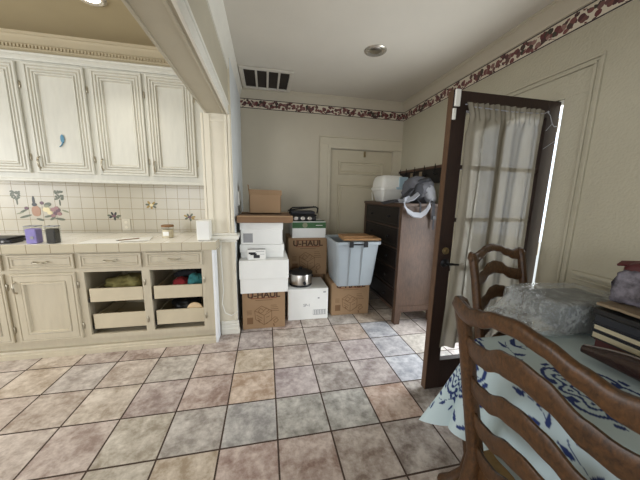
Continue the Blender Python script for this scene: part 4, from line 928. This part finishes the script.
# red bag on the books
t = thing('red_bag', 'dark red bag with a clear patterned front on the book stack', 'bag', (1.47, .62, tt+.185))
w = MB().lump((1.48, .63, tt+.272), (.085, .135, .085), 6, .10, 9, 11, None, 44, 26); w.build('bag', M_burg, t, True, auto=60)
w = MB().lump((1.405, .665, tt+.258), (.028, .105, .072), 5, .22, 11, 12, None, 40, 22); w.build('clear_front', mat('patterned_film', (96, 92, 100), .18, var=.75, scale=22), t, True, auto=40)
w = MB().strip([(1.42, .78, tt+.335), (1.43, .70, tt+.352), (1.44, .60, tt+.345), (1.45, .52, tt+.352)], .014, (1, 0, .6), .008); w.build('zip_edge', M_burg, t, True)
# dark leather piece on the table
t = thing('leather_case', 'glossy dark brown curved case lying in front of the burgundy book', 'case', (1.20, .60, tt))
ps = [(1.17+.02*math.sin(k/9*PI), .69-.36*k/9, tt+.036+.012*math.sin(k/9*PI)) for k in range(10)]
MB().sweep(ps, [(.014+.026*math.sin(PI*(k+.6)/10.2), .012+.024*math.sin(PI*(k+.6)/10.2)) for k in range(10)], (1, 0, 0), (0, 0, 1), 14, 2.6).build('case', M_leather, t, True)
MB().tube([(p[0]-.006, p[1], p[2]+.012+.024*math.sin(PI*(k+.6)/10.2)) for k, p in enumerate(ps)], .0025, 6).build('top_glint', mat('pale_glint', (120, 112, 108), .2), t, True)  # gloss highlight along the case top, modelled as a pale tube

# ------------------------------------------------------------------ outside, light, camera
struct('patio_ground', MB().box(XR+.12, 9, -4, 9, -.12, -.04), M_patio, 'pale concrete ground outside the doorway', 'ground')
wd = bpy.data.worlds.new('sky'); bpy.context.scene.world = wd; wd.use_nodes = True
bg = wd.node_tree.nodes['Background']; bg.inputs[0].default_value = (.80, .90, 1, 1); bg.inputs[1].default_value = 2.2
def area(name, loc, rot, sx, sy, power, col=(1, 1, 1), spread=PI):
    l = bpy.data.lights.new(name, 'AREA'); l.shape = 'RECTANGLE'; l.size = sx; l.size_y = sy; l.energy = power; l.color = col; l.spread = spread
    o = bpy.data.objects.new(name, l); C.objects.link(o); o.location = loc; o.rotation_euler = rot; return o
area('window_daylight', (XW+.03, 0, 1.55), (0, -PI/2, 0), 1.3, 3.2, 92, (.95, .97, 1))
area('window_daylight', (-2.3, YS+.03, 1.35), (PI/2, 0, 0), 1.6, 1.7, 60, (.97, .98, 1))
area('window_daylight', (-.1, YS+.03, 1.35), (PI/2, 0, 0), 2.0, 1.7, 12, (.97, .98, 1))
area('doorway_daylight', (XR+.35, (D0+D1)/2, 1.1), (0, PI/2, 0), 1.9, .7, 42, (.93, .97, 1))
for i, (x, y, p) in enumerate(((-1.085, 2.17, 3.5), (-2.35, 2.0, 3.5), (-2.3, .4, 3))):  # first lamp sits under the visible fixture; the others are added kitchen light
    l = bpy.data.lights.new('downlight_beam', 'AREA'); l.shape = 'DISK'; l.size = .1; l.energy = p; l.color = (1, .95, .86); l.spread = 1.8
    o = bpy.data.objects.new('downlight_beam', l); C.objects.link(o); o.location = (x, y, ZC-.02)
F, yaw, pit, rol = 262.962309, .204810275, .168002348, .0210511696
f = Vector((math.sin(yaw)*math.cos(pit), math.cos(yaw)*math.cos(pit), -math.sin(pit))); r = Vector((math.cos(yaw), -math.sin(yaw), 0)); u = r.cross(f)
r2 = math.cos(rol)*r+math.sin(rol)*u; u2 = -math.sin(rol)*r+math.cos(rol)*u
cam = bpy.data.cameras.new('camera'); cam.sensor_width = 36; cam.lens = F/640*36; cam.clip_start = .02
co = bpy.data.objects.new('camera', cam); C.objects.link(co)
m = Matrix((r2, u2, -f)).transposed().to_4x4(); m.translation = (0, 0, 4.39522197*T); co.matrix_world = m
sc = bpy.context.scene; sc.camera = co
sc.view_settings.view_transform = 'Standard'; sc.view_settings.look = 'None'; sc.view_settings.gamma = 1; sc.view_settings.use_curve_mapping = False
sc.view_settings.exposure = -.05
